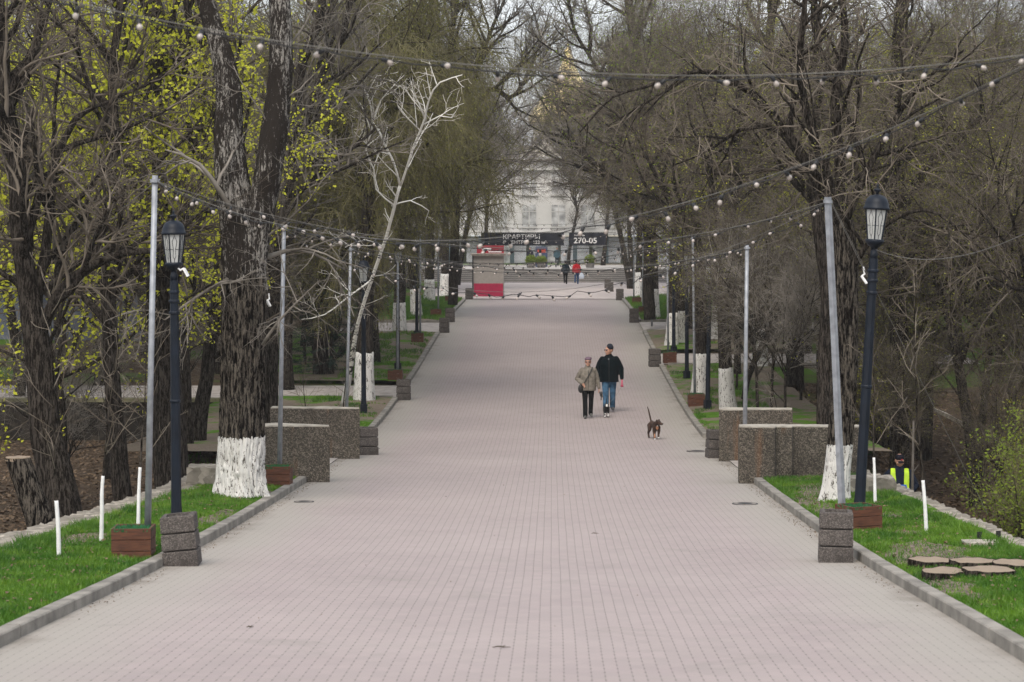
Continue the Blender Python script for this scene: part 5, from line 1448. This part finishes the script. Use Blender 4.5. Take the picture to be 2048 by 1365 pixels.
# striped pavilion and walls beyond the left dell
def pavilion():
    Y = 82; z = terrain(-16, Y); root = thing('pavilion', 'low pavilion with a blue-grey wall and pale horizontal louvres, beyond the left dell', 'pavilion', (PX(120,Y), Y, .3))
    wallm, nt, b = new_mat('blue_grey_painted_wall'); v = texco(nt)
    c = mixc(nt, mr(nt, nzn(nt, v, 1.2, 5, .6), .4, .6), (.075,.09,.125), (.12,.14,.18)); c = mixc(nt, mr(nt, nzn(nt, v, .8, 3), .6, .66), c, (.05,.15,.03)); nt.links.new(c, b.inputs['Base Color']); b.inputs['Roughness'].default_value = .9
    pale = simple('pale_louvre', (.46,.44,.41), .8, var=.1)
    m = MB(); m.box((0,2,1.2),(9,4,2.6)); m.build('lower_wall', wallm, root)
    for i in range(11):
        m = MB(); m.box((-.5,-.1,2.75+i*.25),(10.5,.25,.10)); m.build('louvre', pale, root)
    m = MB(); m.box((-.5,1.9,4.1),(10.4,3.6,2.9)); m.build('upper_wall', MT['dark'], root)
    m = MB(); m.box((-.5,1.5,5.7),(11.5,5,.15)); m.build('roof', pale, root)
    Y2 = 92; r2 = thing('garage', 'low dark building with a pale roof left of the conifers', 'building', (PX(590,Y2), Y2, 1.3))
    m = MB(); m.box((0,1.5,.1),(3.2,3,1.3)); m.build('wall', simple('dark_brick_wall', (.03,.026,.026), .9), r2)
    m = MB(); m.add([(-1.8,-.25,.75),(1.8,-.25,.75),(1.8,3.3,1.65),(-1.8,3.3,1.65),(-1.8,-.25,.68),(1.8,-.25,.68),(1.8,3.3,1.58),(-1.8,3.3,1.58)],[(0,1,2,3),(7,6,5,4),(0,4,5,1),(1,5,6,2),(2,6,7,3),(3,7,4,0)]); m.build('roof', simple('pinkish_roof', (.42,.35,.32), .8), r2)
pavilion()
# a pole fence bit and pale path on the right hillside
o = MB(); Yh = 62
pts = [(PX(1790,66),66),(PX(1900,62),62),(PX(2000,58),58),(PX(2110,54),54)]
for i in range(len(pts)-1):
    (xa,ya),(xb,yb) = pts[i],pts[i+1]; za, zb_ = terrain(xa,ya)+.12, terrain(xb,yb)+.12
    o.add([(xa,ya,za),(xb,yb,zb_),(xb,yb+.6,zb_+.02),(xa,ya+.6,za+.02),(xa,ya,za-.5),(xb,yb,zb_-.5)],[(0,1,2,3),(4,5,1,0)])
tag(o.build('retaining_kerb', MT['conctop']), 'pale concrete ledge running down the bank on the right', 'ledge')
# ------------------------------------------------------------------ thin spring haze down the avenue
hz_ = bpy.data.materials.new('spring_haze'); hz_.use_nodes = True; nt = hz_.node_tree
for n in list(nt.nodes): nt.nodes.remove(n)
pv = nt.nodes.new('ShaderNodeVolumePrincipled'); pv.inputs['Color'].default_value = (1,1,1,1); pv.inputs['Density'].default_value = .00034; pv.inputs['Anisotropy'].default_value = .2
ou = nt.nodes.new('ShaderNodeOutputMaterial'); nt.links.new(pv.outputs[0], ou.inputs['Volume'])
m = MB(); m.box((0, 900, 20), (1700, 1860, 48)); hb = m.build('haze', hz_); tag(hb, kind='stuff')
# ------------------------------------------------------------------ people and dogs
def cloth_mat(name, col, var=.18, sc=14): return simple(name, col, 1.0, spec=.06, var=var, scale=sc, bump=.35, bscale=18)
SKIN = simple('skin', (.50,.27,.19), .55, var=.08, scale=20)
def ell_frame(t):
    t = t.normalized(); a = Vector((1,0,0)); u = a - t*a.dot(t)
    if u.length < .1: a = Vector((0,1,0)); u = a - t*a.dot(t)
    u.normalize(); return u, t.cross(u)
def loft(mb, rings, n=16):
    """rings: (centre, rx, ry); rx lies near the x axis"""
    b = len(mb.v); k = len(rings); C = [Vector(r[0]) for r in rings]
    for i in range(k):
        t = (C[min(k-1,i+1)] - C[max(0,i-1)]); u, w = ell_frame(t)
        for j in range(n):
            a = 2*math.pi*j/n; q = C[i] + u*math.cos(a)*rings[i][1] + w*math.sin(a)*rings[i][2]; mb.v.append(tuple(q))
    for i in range(k-1):
        for j in range(n): mb.f.append((b+i*n+j, b+i*n+(j+1)%n, b+(i+1)*n+(j+1)%n, b+(i+1)*n+j)); mb.m.append(0)
    mb.f.append(tuple(b+j for j in range(n))[::-1]); mb.m.append(0); mb.f.append(tuple(b+(k-1)*n+j for j in range(n))); mb.m.append(0)
def limb(mb, pts, rads, n=12):
    loft(mb, [(p, r, r) for p, r in zip(pts, rads)], n)
    for p, r in zip(pts, rads): ball(mb, p, (r*.985,)*3)
def ball(mb, c, r, rot=None, n=12):
    vs = []; c = Vector(c)
    for i in range(n//2+1):
        th = math.pi*i/(n//2)
        for j in range(n):
            ph = 2*math.pi*j/n; v = Vector((r[0]*math.sin(th)*math.cos(ph), r[1]*math.sin(th)*math.sin(ph), r[2]*math.cos(th)))
            if rot: v = rot @ v
            vs.append(tuple(c+v))
    fs = [(i*n+j, (i+1)*n+j, (i+1)*n+(j+1)%n, i*n+(j+1)%n) for i in range(n//2) for j in range(n)]
    mb.add(vs, fs)
def fuse(mb, name, mat, parent, vox=.009, smooth=2):
    """join overlapping closed volumes into one continuous skin"""
    me = mb.mesh('tmp', mat); o = bpy.data.objects.new('tmp', me); COL.objects.link(o)
    r = o.modifiers.new('r', 'REMESH'); r.mode = 'VOXEL'; r.voxel_size = vox
    s = o.modifiers.new('s', 'SMOOTH'); s.iterations = smooth; s.factor = .5
    bpy.context.view_layer.update(); dg = bpy.context.evaluated_depsgraph_get()
    m2 = bpy.data.meshes.new_from_object(o.evaluated_get(dg)); bpy.data.objects.remove(o)
    m2.materials.clear(); m2.materials.append(mat); m2.polygons.foreach_set('use_smooth', [True]*len(m2.polygons)); m2.name = name
    q = bpy.data.objects.new(name, m2); COL.objects.link(q); q.parent = parent; return q
def hand(mb, w, d, side, curl=.5, sc=1.0):
    """w wrist, d direction of the hand, side = which way the thumb points"""
    d = Vector(d).normalized(); sdir_ = Vector(side).normalized(); sdir_ = (sdir_ - d*sdir_.dot(d)).normalized(); nrm = d.cross(sdir_)
    W = Vector(w); R = Matrix((sdir_, nrm, d)).transposed()
    ball(mb, W + d*.045*sc, (.040*sc, .017*sc, .052*sc), R)
    for k, (off, L_) in enumerate([(.028,.068),(.010,.078),(-.009,.072),(-.026,.056)]):
        p = W + d*.082*sc + sdir_*off*sc; q = d.copy(); pts = [p - d*.02*sc]
        for s_ in range(3):
            pts.append(pts[-1] + q*L_*sc*(.42 if s_ == 0 else .33)); q = (q + nrm*curl).normalized()
        limb(mb, pts, [.0095*sc,.009*sc,.0085*sc,.0075*sc], 8)
    p = W + d*.025*sc + sdir_*.03*sc; limb(mb, [p, p + (d*.6+sdir_*.8).normalized()*.035*sc, p + (d*.6+sdir_*.8).normalized()*.035*sc + (d+sdir_*.15+nrm*curl*.6).normalized()*.032*sc], [.012*sc,.0105*sc,.009*sc], 8)
def head(mb, c, yaw, sc=1.0, nod=0.0):
    R = Euler((nod, 0, yaw)).to_matrix(); c = Vector(c)
    def P(x, y, z): return c + R @ Vector((x*sc, y*sc, z*sc))
    ball(mb, P(0,.012,.025), (.077*sc,.098*sc,.098*sc), R, 20)        # skull
    ball(mb, P(0,-.028,-.045), (.058*sc,.062*sc,.070*sc), R, 16)       # jaw
    ball(mb, P(0,-.068,-.095), (.024*sc,.022*sc,.018*sc), R)          # chin
    limb(mb, [P(0,-.088,.012), P(0,-.106,-.022), P(0,-.112,-.032)], [.009*sc,.013*sc,.014*sc], 8)  # nose
    ball(mb, P(.014,-.098,-.034), (.009*sc,)*3, R); ball(mb, P(-.014,-.098,-.034), (.009*sc,)*3, R)
    ball(mb, P(0,-.086,-.062), (.026*sc,.010*sc,.006*sc), R); ball(mb, P(0,-.083,-.073), (.022*sc,.010*sc,.007*sc), R)   # lips
    limb(mb, [P(-.038,-.080,.030), P(0,-.090,.026), P(.038,-.080,.030)], [.009*sc]*3, 8)   # brow
    for s_ in (-1,1): ball(mb, P(s_*.047,-.058,-.025), (.024*sc,.022*sc,.024*sc), R); ball(mb, P(s_*.079,.005,-.012), (.009*sc,.019*sc,.031*sc), R)
    return P
def eyes(parent, P):
    e = MB()
    for s_ in (-1,1): ball(e, P(s_*.031,-.082,.006), (.012,)*3)
    o = e.build('eyes', simple('eye_white', (.6,.58,.55), .3, var=.02) if 'eye_white' not in bpy.data.materials else bpy.data.materials['eye_white'], parent, True)
    q = MB()
    for s_ in (-1,1): ball(q, P(s_*.031,-.0905,.006), (.0058,)*3)
    q.build('iris', MT['dark'], o, True)
def glasses(parent, P, sc=1):
    g_ = MB()
    for s_ in (-1,1):
        ball(g_, P(s_*.033,-.096,.004), (.028,.007,.019), None, 12)
        g_.tube([P(s_*.058,-.092,.01), P(s_*.082,-.04,.012), P(s_*.083,.01,.005)], .003, 5)
    g_.tube([P(-.01,-.10,.01), P(.01,-.10,.01)], .0035, 5)
    g_.build('sunglasses', simple('dark_lenses', (.008,.008,.01), .15, var=.0, spec=.8) if 'dark_lenses' not in bpy.data.materials else bpy.data.materials['dark_lenses'], parent, True)

def person(label, loc, yaw, H, cf):
    """figure facing -y locally; x is the viewer's right when it faces the camera. cf holds pose and clothes"""
    k = H/1.75; root = thing('person', label, 'person', loc, rz=yaw)
    b = cf.get('bulk', 1.0); vox = cf.get('vox', .009)
    zs = dict(an=.085, kn=.50, hip=.93, wa=1.06, ch=1.27, sh=1.44, nk=1.50, hd=1.635)
    hipw, shw = .095, .185*cf.get('shw', 1.0)
    def v(x, y, z): return Vector((x*k, y*k, z*k))
    legs = cf.get('legs', {-1: (-.14, .08, 0), 1: (.16, .16, .10)})     # side: (foot y, knee forward, heel lift)
    J = {}
    for s_ in (-1,1):
        fy, kf, lift = legs[s_]
        hip = v(s_*hipw, 0, zs['hip']); an = v(s_*.085, fy, zs['an']+lift); kn = (hip+an)/2 + v(0, -kf*.5, .015)
        J[s_] = (hip, kn, an)
    arms = cf['arms']   # side: (elbow, wrist, hand dir, thumb dir, curl)
    body = MB()
    loft(body, [(v(0,0,.86),.14*k,.10*k),(v(0,.005,.95),.165*k*b,.115*k*b),(v(0,0,1.06),.145*k*b,.105*k*b),(v(0,-.005,1.25),.165*k*b,.115*k*b),(v(0,.0,1.38),.165*k,.10*k),(v(0,.005,1.45),.10*k,.07*k),(v(0,.005,1.49),.055*k,.055*k)], 20)
    limb(body, [v(0,.005,1.43), v(0,-.005,1.56)], [.058*k,.052*k])
    for s_ in (-1,1):
        hip, kn, an = J[s_]; limb(body, [hip, (hip+kn)/2, kn, (kn+an)/2+v(0,.015,.03), an], [.082*k,.070*k,.052*k,.050*k,.036*k])
        toe = an + v(s_*.02,-.13,-.045 - (0.0 if legs[s_][2] == 0 else .03)); limb(body, [an+v(0,.03,-.04), an+v(0,-.04,-.04), toe], [.034*k,.036*k,.028*k])
        el, wr, hd, th, cu = arms[s_]; sh = v(s_*shw, .01, zs['sh']-.055); el = v(*el); wr = v(*wr)
        limb(body, [sh, (sh+el)/2, el, (el+wr)/2, wr], [.050*k,.043*k,.036*k,.031*k,.024*k]); hand(body, wr, hd, th, cu, 1.0*k)
        arms[s_] = (el, wr, hd, th, cu, sh)
    P = head(body, v(*cf.get('head', (0,-.015,1.625))), cf.get('hyaw', 0), k*cf.get('hs', 1.0), cf.get('nod', 0))
    bd = fuse(body, 'body', SKIN, root, vox*.8)
    if cf.get('glasses'): glasses(root, P)
    else: eyes(root, P)
    # trousers
    tm = MB(); tb = cf.get('trb', 1.0)
    loft(tm, [(v(0,.0,.84),.15*k*tb,.115*k*tb),(v(0,.005,.93),.172*k*b,.125*k*b),(v(0,0,1.04),.16*k*b,.115*k*b)], 20)
    for s_ in (-1,1):
        hip, kn, an = J[s_]
        limb(tm, [hip+v(0,0,-.02), hip*.55+kn*.45, kn, kn*.5+an*.5+v(0,.01,0), an+v(0,.005,.055), an+v(0,.012,-.005)], [.094*k*tb,.088*k*tb,.072*k*tb,.068*k*tb,.066*k*tb,.066*k*tb])
    fold(tm, .006)
    fuse(tm, 'trousers', cf['tmat'], root, vox)
    for s_ in (-1,1):
        hip, kn, an = J[s_]; sm = MB(); dn = -.03 if legs[s_][2] == 0 else -.055
        an0 = an + v(0,0,-.035)
        limb(sm, [an0+v(0,.045,0), an0+v(0,-.03,0), an0+v(s_*.012,-.10,dn*.35), an0+v(s_*.02,-.165,dn*.55)], [.042*k,.045*k,.042*k,.032*k])
        sh_ = fuse(sm, 'shoe', cf['smat'], root, vox*.9)
    # jacket
    if 'jmat' in cf:
        jm = MB(); jb = cf.get('jb', 1.0); hem = cf.get('hem', .80)
        loft(jm, [(v(0,.0,hem),.215*k*jb,.165*k*jb),(v(0,0,hem+.12),.212*k*jb,.165*k*jb),(v(0,0,1.06),.205*k*jb,.165*k*jb),(v(0,-.005,1.24),.21*k*jb,.155*k*jb),(v(0,.005,1.38),.20*k*jb**.5,.13*k*jb**.5),(v(0,.012,1.455),.125*k,.10*k),(v(0,.012,1.50),.078*k,.078*k),(v(0,.01,cf.get('collar',1.53)),.076*k,.076*k)], 24)
        for s_ in (-1,1):
            el, wr, hd, th, cu, sh = arms[s_]; sb = cf.get('sb', 1.0)
            limb(jm, [sh+v(-s_*.02,0,.0), sh*.55+el*.45, el, el*.5+wr*.5, wr*1.0-(wr-el).normalized()*.012], [.078*k*sb,.072*k*sb,.062*k*sb,.056*k*sb,.045*k*sb])
        fold(jm, .010)
        jk = fuse(jm, 'jacket', cf['jmat'], root, vox*1.15, 1)
        if cf.get('zip'):
            zz = MB(); zz.tube([v(0,-.168*jb,hem+.02), v(0,-.172*jb,1.06), v(0,-.165*jb,1.24), v(0,-.13,1.40)], .006, 5); zz.build('zip', MT['cable2'], jk)
    return root, v, P, arms, J
def fold(mb, a):
    for i, p in enumerate(mb.v):
        q = Vector(p); n_ = noise.noise_vector(Vector((q.x*7, q.y*7, q.z*4.5))); q += n_*a*1.6 + noise.noise_vector(q*17)*a*.4; mb.v[i] = tuple(q)

# woman in a grey-green jacket
Y = 58.0; zf = zp(Y)
W, v, P, arms, J = person('woman in grey-green jacket, black trousers, sunglasses and purple beret, carrying a leash', (1.36, Y, zf), .05, 1.60, dict(bulk=1.12, jb=1.10, hem=.80, tmat=cloth_mat('black_trousers', (.010,.010,.011)), hs=1.08, smat=simple('grey_shoes', (.10,.10,.095), .8),
    jmat=cloth_mat('khaki_grey_parka', (.17,.152,.128)), glasses=True, zip=True, trb=1.03, hyaw=-.10, collar=1.545, vox=.010,
    legs={-1: (-.10,.06,0), 1: (.12,.10,.05)},
    arms={-1: ((-.315,.05,1.14), (-.175,-.17,1.00), (.5,-.3,-.55), (.3,-.5,.5), .5), 1: ((.285,.04,1.13), (.315,-.02,.86), (.05,-.1,-1), (0,-1,0), .8)}))
hm = MB(); c = Vector((P(0,0,0))); ball(hm, P(0,.012,.075), (.094,.11,.052), None, 18); ball(hm, P(.01,.02,.095), (.088,.10,.045), None, 16)
beret = fuse(hm, 'beret', mat_leaf('purple_beret_cloth', (.055,.03,.05), (.20,.13,.17), 0), W, .008)
hr = MB(); ball(hr, P(0,.05,-.01), (.078,.06,.07), None, 14); ball(hr, P(-.07,.0,.01), (.014,.03,.045)); ball(hr, P(.07,.0,.01), (.014,.03,.045)); fuse(hr, 'hair', simple('auburn_hair', (.10,.04,.025), .7), W, .008)
st = MB(); st.tube([v(.12,-.10,1.47), v(.06,-.185,1.34), v(-.06,-.205,1.14), v(-.155,-.175,.95)], .011, 6); st.tube([v(.12,-.10,1.47), v(.13,.06,1.47), v(.0,.18,1.25), v(-.2,.12,.98)], .011, 6); strap = st.build('bag_strap', MT['cable2'], W)
bgm = MB(); ball(bgm, v(-.215,-.10,.86), (.075,.05,.12), None, 12); fuse(bgm, 'shoulder_bag', simple('black_leather', (.012,.012,.013), .5), W, .01)
lm = MB(); wr = arms[1][1]
for i in range(5): lm.tube([wr+Vector((.0+.02*i,-.03,-.08)), wr+Vector((.03+.02*i,-.05,-.17-.02*i)), wr+Vector((.07-.01*i,-.03,-.20)), wr+Vector((.05,-.02,-.10))], .007, 5)
lm.tube([wr+Vector((.06,-.03,-.15)), wr+Vector((.055,-.03,-.31))], .012, 5)
o = lm.build('dog_leash', MT['cable2'], loc=W.location); o.rotation_euler = W.rotation_euler; tag(o, 'black gathered dog leash hanging from the woman\'s hand', 'leash')
# man in a dark padded jacket
Y = 59.6; zf = zp(Y)
Mn, v, P, arms, J = person('tall man in dark green-black jacket, jeans and knit cap, head turned to the side', (1.96, Y, zf), -.05, 1.82, dict(bulk=1.15, jb=1.16, hem=.80, shw=1.08, sb=1.05, hs=1.1, tmat=cloth_mat('blue_jeans', (.055,.12,.20), .35, 6), smat=simple('dark_shoes', (.05,.05,.055), .7),
    jmat=cloth_mat('black_green_jacket', (.0035,.007,.009)), glasses=True, hyaw=-.95, collar=1.535, trb=1.12, vox=.011, zip=True,
    legs={-1: (-.12,.05,0), 1: (.14,.12,.06)},
    arms={-1: ((-.30,.05,1.14), (-.27,-.06,.90), (.1,-.1,-1), (0,-1,0), .6), 1: ((.315,.04,1.14), (.335,-.06,.885), (0,-.15,-1), (0,-1,0), .9)}))
hm = MB(); ball(hm, P(0,.022,.062), (.100,.122,.086), None, 18); ball(hm, P(0,.02,.105), (.082,.096,.058), None, 14)
fuse(hm, 'knit_cap', cloth_mat('navy_knit', (.018,.022,.032)), Mn, .008)
hr = MB(); ball(hr, P(0,-.062,-.072), (.046,.035,.038), None, 12); fuse(hr, 'beard', simple('grey_stubble', (.30,.22,.18), .9), Mn, .008)
cb = MB(); ball(cb, v(-.01,-.20,1.40), (.018,.01,.022)); cb.build('chest_badge', simple('grey_badge', (.2,.22,.22), .5), Mn)
wr = arms[1][1]; rm = MB(); rm.box(tuple(wr+Vector((.0,-.05,-.10))), (.035,.11,.15)); rm.lathe([(.03,-.03),(.045,0),(.03,.03)], 12, tuple(wr+Vector((0,-.05,-.19))))
o = rm.build('leash_reel', simple('pink_plastic', (.55,.09,.16), .5), loc=Mn.location); o.rotation_euler = Mn.rotation_euler; tag(o, 'pink retractable leash reel in the man\'s hand', 'leash reel')
reel = Vector(Mn.location) + wr + Vector((0,-.06,-.19))

# road worker in the dell
Y = 40.5; hz = PZ(934, Y); zf = hz - 1.60*1.0 + .10
vest = simple('lime_vest', (.42,.62,.02), .6, var=.08)
Wk, v, P, arms, J = person('worker in navy jacket, blue apron, lime safety vest and cap, down in the right dell', (PX(1799,Y), Y, zf), -.1, 1.74, dict(bulk=1.15, jb=1.12, hem=.84, tmat=cloth_mat('work_trousers', (.02,.025,.04)), smat=simple('work_boots', (.03,.025,.02), .7),
    jmat=cloth_mat('navy_work_jacket', (.012,.016,.028)), hyaw=.15, nod=.45, vox=.011, legs={-1: (-.05,.02,0), 1: (.05,.02,0)},
    arms={-1: ((-.36,.06,1.17), (-.26,-.08,.93), (.3,-.3,-.8), (0,-1,.3), .8), 1: ((.30,-.02,1.16), (.17,-.24,1.02), (-.1,-.6,-.2), (0,0,1), .9)}))
cm = MB(); ball(cm, P(0,.012,.055), (.086,.104,.065), None, 16); ball(cm, P(0,-.115,.038), (.06,.055,.010), Euler((.35,0,.15)).to_matrix(), 12); cap = fuse(cm, 'cap', cloth_mat('black_cap', (.012,.012,.018)), Wk, .007)
cl = MB(); ball(cl, P(.02,-.096,.075), (.02,.008,.014)); cl.build('cap_badge', simple('red_badge', (.4,.03,.03), .6), cap)
vm = MB()
for s_ in (-1,1):
    loft(vm, [(v(s_*.12,-.175,.92),.055,.012),(v(s_*.115,-.185,1.10),.055,.012),(v(s_*.12,-.172,1.26),.055,.012),(v(s_*.125,-.12,1.41),.05,.014),(v(s_*.12,-.03,1.475),.05,.014),(v(s_*.12,.08,1.44),.05,.014),(v(s_*.12,.17,1.25),.055,.012),(v(s_*.12,.18,.95),.055,.012)], 10)
vo_ = fuse(vm, 'safety_vest', vest, Wk, .009)
rf_ = MB()
for s_ in (-1,1): rf_.box(tuple(v(s_*.12,-.205,1.12)), (.11,.012,.04))
rf_.build('reflective_band', simple('silver_band', (.6,.62,.6), .4), vo_)
ap = MB(); loft(ap, [(v(0,-.175,.80),.15,.02),(v(0,-.19,.95),.155,.02),(v(0,-.205,1.10),.145,.022),(v(0,-.20,1.20),.12,.02)], 12); fuse(ap, 'apron', simple('bright_blue_apron', (.01,.09,.45), .7), Wk, .009)
hrw = MB(); ball(hrw, P(0,.05,-.015), (.075,.055,.06), None, 12); fuse(hrw, 'hair', simple('dark_hair', (.02,.015,.012), .8), Wk, .008)
stk = MB(); xs_ = PX(1824,40.1); stk.tube([(0,0,-1.0),(.01,0,.3),(.03,.01,1.3)], [.028,.024,.02], 8); stk.tube([(.01,0,.35),(.12,.02,.5)], [.012,.006], 5)
o = stk.build('tree_stake', MT['twig2'], loc=(xs_,40.1,PZ(985,40.1))); tag(o, 'pale wooden stake standing just in front of the worker', 'stake')
# far walkers
Y = 146; 
for (px_, jc, tc, lab, h, yw, jn) in ((1131,(.015,.025,.035),(.012,.012,.014),'distant walker in a dark jacket seen from behind',1.60,math.pi+.1,'a'), (1153,(.50,.02,.03),(.04,.08,.17),'distant walker in a red jacket and jeans seen from behind, with a white bag',1.60,math.pi-.1,'b')):
    R_, v, P, arms, J = person(lab, (PX(px_,Y), Y, zp(Y)), yw, h, dict(tmat=cloth_mat('trousers_'+jn, tc), smat=MT['cable2'], jmat=cloth_mat('jacket_'+jn, jc), vox=.016, hem=.84, jb=1.05, glasses=False,
        arms={-1: ((-.27,.03,1.15), (-.28,-.06,.90), (0,-.1,-1), (0,-1,0), .5), 1: ((.27,.03,1.15), (.28,-.04,.90), (0,-.1,-1), (0,-1,0), .5)}))
    hm = MB(); ball(hm, P(0,.03,.03), (.085,.10,.09), None, 12); fuse(hm, 'hair' if jn == 'b' else 'cap', simple('dark_hair_'+jn, (.02,.015,.015), .9), R_, .012)
    if jn == 'b':
        bg2 = MB(); loft(bg2, [((0,0,-.42),.15,.07),((0,0,-.25),.19,.09),((0,0,-.08),.10,.04),((0,0,0),.02,.015)], 14)
        x0 = PX(1163,Y); o = fuse(bg2, 'carrier_bag', simple('white_plastic_bag', (.62,.68,.78), .5, var=.05), None, .02); o.location = (x0, Y-.05, zp(Y)+.80); tag(o, 'white plastic carrier bag held by the walker in red', 'bag')
Y = 162
for px_, jc, lab, n_ in ((1114,(.05,.09,.11),'tiny person standing in front of the bright doorway','c'), (1060,(.02,.02,.03),'tiny dark figure left of the advertising board','d')):
    R_, v, P, arms, J = person(lab, (PX(px_,Y), Y, 2.6), 0, 1.5, dict(tmat=cloth_mat('tr_'+n_, (.03,.04,.05)), smat=MT['cable2'], jmat=cloth_mat('jk_'+n_, jc), vox=.02, arms={-1: ((-.25,.03,1.15), (-.26,-.06,.90), (0,-.1,-1), (0,-1,0), .5), 1: ((.25,.03,1.15), (.26,-.04,.90), (0,-.1,-1), (0,-1,0), .5)}))
    hm = MB(); ball(hm, P(0,.03,.03), (.085,.10,.09), None, 12); fuse(hm, 'hair', MT['cable2'], R_, .015)

def dog(label, loc, yaw, sc, coat, pts_extra, tail, headyaw=0, white=False):
    """local: faces -y; unit = shoulder height 0.5 scaled by sc"""
    root = thing('dog', label, 'dog', loc, rz=yaw); b = MB()
    def v(x,y,z): return Vector((x,y,z))*sc
    loft(b, [(v(0,.36,.42),.06*sc,.07*sc),(v(0,.30,.43),.085*sc,.095*sc),(v(0,.12,.42),.085*sc,.085*sc),(v(0,-.05,.40),.10*sc,.12*sc),(v(0,-.20,.41),.105*sc,.135*sc),(v(0,-.30,.44),.075*sc,.10*sc)], 16)
    ball(b, v(0,.30,.42), (.09*sc,.11*sc,.10*sc)); ball(b, v(0,-.22,.40), (.10*sc,.11*sc,.13*sc))
    limb(b, [v(0,-.26,.47), v(.0,-.36,.50)], [.075*sc,.062*sc])
    R = Euler((.0,0,headyaw)).to_matrix(); H = v(0,-.40,.52)
    def hp(x,y,z): return H + (R @ Vector((x,y,z)))*sc
    ball(b, hp(0,0,0), (.080*sc,.088*sc,.075*sc), R); limb(b, [hp(0,-.04,-.015), hp(0,-.09,-.035), hp(0,-.125,-.042)], [.052*sc,.042*sc,.036*sc])
    for s_, fw, lf in ((-1,-.05,0),(1,.05,.03)):
        limb(b, [v(s_*.07,-.22,.36), v(s_*.075,-.21,.24), v(s_*.072,-.22+fw*.6,.13+lf), v(s_*.07,-.23+fw,.04+lf)], [.058*sc,.044*sc,.034*sc,.028*sc]); ball(b, v(s_*.07,-.25+fw,.022+lf), (.026*sc,.038*sc,.02*sc))
    for s_, fw, lf in ((-1,.06,0),(1,-.06,0)):
        limb(b, [v(s_*.065,.30,.38), v(s_*.085,.22+fw*.5,.25), v(s_*.08,.34+fw,.15), v(s_*.075,.31+fw,.04)], [.080*sc,.054*sc,.034*sc,.028*sc]); ball(b, v(s_*.075,.285+fw,.022), (.026*sc,.038*sc,.02*sc))
    for s_ in (-1,1): limb(b, [hp(s_*.05,.02,.05), hp(s_*.075,.005,.075), hp(s_*.085,-.02,.03)], [.026*sc,.022*sc,.012*sc])
    tp = [v(*q) for q in tail]; limb(b, tp, [.026*sc,.026*sc,.022*sc,.012*sc][:len(tp)])
    fuse(b, 'body', coat, root, .007, 1)
    n_ = MB(); ball(n_, hp(0,-.158,-.03), (.016*sc,.012*sc,.013*sc)); n_.build('nose', MT['dark'], root, True)
    e = MB()
    for s_ in (-1,1): ball(e, hp(s_*.038,-.062,.02), (.010*sc,)*3)
    e.build('eyes', MT['dark'], root, True)
    for nm, mat, parts in pts_extra:
        m = MB()
        for (c, r) in parts: ball(m, v(*c) if len(c) == 3 else hp(*c[:3]), tuple(x*sc for x in r))
        fuse(m, nm, mat, root, .007, 1)
    return root, v
brindle = mat_leaf('brindle_coat', (.022,.012,.008), (.09,.05,.035), 0)
tan = simple('tan_fur', (.42,.20,.11), .8); wf = simple('white_fur', (.68,.67,.64), .85, var=.08); bf = simple('black_fur', (.012,.012,.014), .7)
Y = 52.0
dog('dark brindle dog with raised tail and tan legs trotting alone on the paving', (PX(1309,Y), Y, zp(Y)), .22, .80, brindle,
    [('tan_legs', tan, [((-.07,-.28,.10),(.026,.03,.09)),((.07,-.18,.14),(.026,.03,.09)),((0,-.31,.36),(.045,.035,.07))]), ('white_paws', wf, [((-.07,-.30,.022),(.03,.04,.024)),((.07,-.20,.05),(.03,.04,.024)),((0,-.325,.42),(.022,.02,.035))])],
    [(0,.37,.47),(-.02,.42,.62),(-.06,.44,.80),(-.10,.43,.92)], headyaw=.85)
Y = 58.3
dg_, v = dog('small black and white dog walking at the man\'s feet', (PX(1213,Y), Y, zp(Y)), .0, .62, bf,
    [('white_face', wf, [((0,-.045,.012,1),(.050,.060,.060)),((0,-.11,-.03,1),(.042,.05,.036))]), ('white_legs', wf, [((-.07,-.28,.05),(.036,.045,.05)),((.07,-.19,.08),(.036,.045,.06)),((-.07,-.25,.13),(.032,.034,.08)),((.07,-.20,.17),(.032,.034,.08)),((.08,.24,.06),(.032,.04,.06))])],
    [(0,.37,.47),(0,.45,.58),(0,.46,.70),(0,.40,.78)])
nk = Vector(dg_.location) + v(0,-.24,.55)
m = MB(); m.tube([(reel-nk)*t + Vector((0,0,-.06*4*t*(1-t))) for t in [i/8 for i in range(9)]], .0035, 5)
o = m.build('dog_leash', MT['cable'], loc=nk); o.name = 'dog_leash'; tag(o, 'thin pale leash cord from the pink reel to the small dog', 'leash')
# pigeon on the paving
Y = GY(592); bd = thing('pigeon', 'tiny dark pigeon on the paving near the kiosk', 'bird', (PX(1040,Y), Y, zp(Y)))
m = MB(); ball(m, (0,0,.11), (.09,.05,.055), Euler((0,-.25,0)).to_matrix()); ball(m, (.09,0,.19), (.028,.026,.028)); limb(m, [(.05,0,.13),(.085,0,.18)], [.032,.022]); limb(m, [(-.07,0,.10),(-.16,0,.07)], [.03,.018]); fuse(m, 'body', simple('pigeon_grey', (.05,.05,.06), .7), bd, .008, 1)
m = MB(); m.tube([(.01,.02,.06),(.01,.02,0)], .005, 5); m.tube([(.01,-.02,.06),(.01,-.02,0)], .005, 5); m.build('legs', tan, bd)
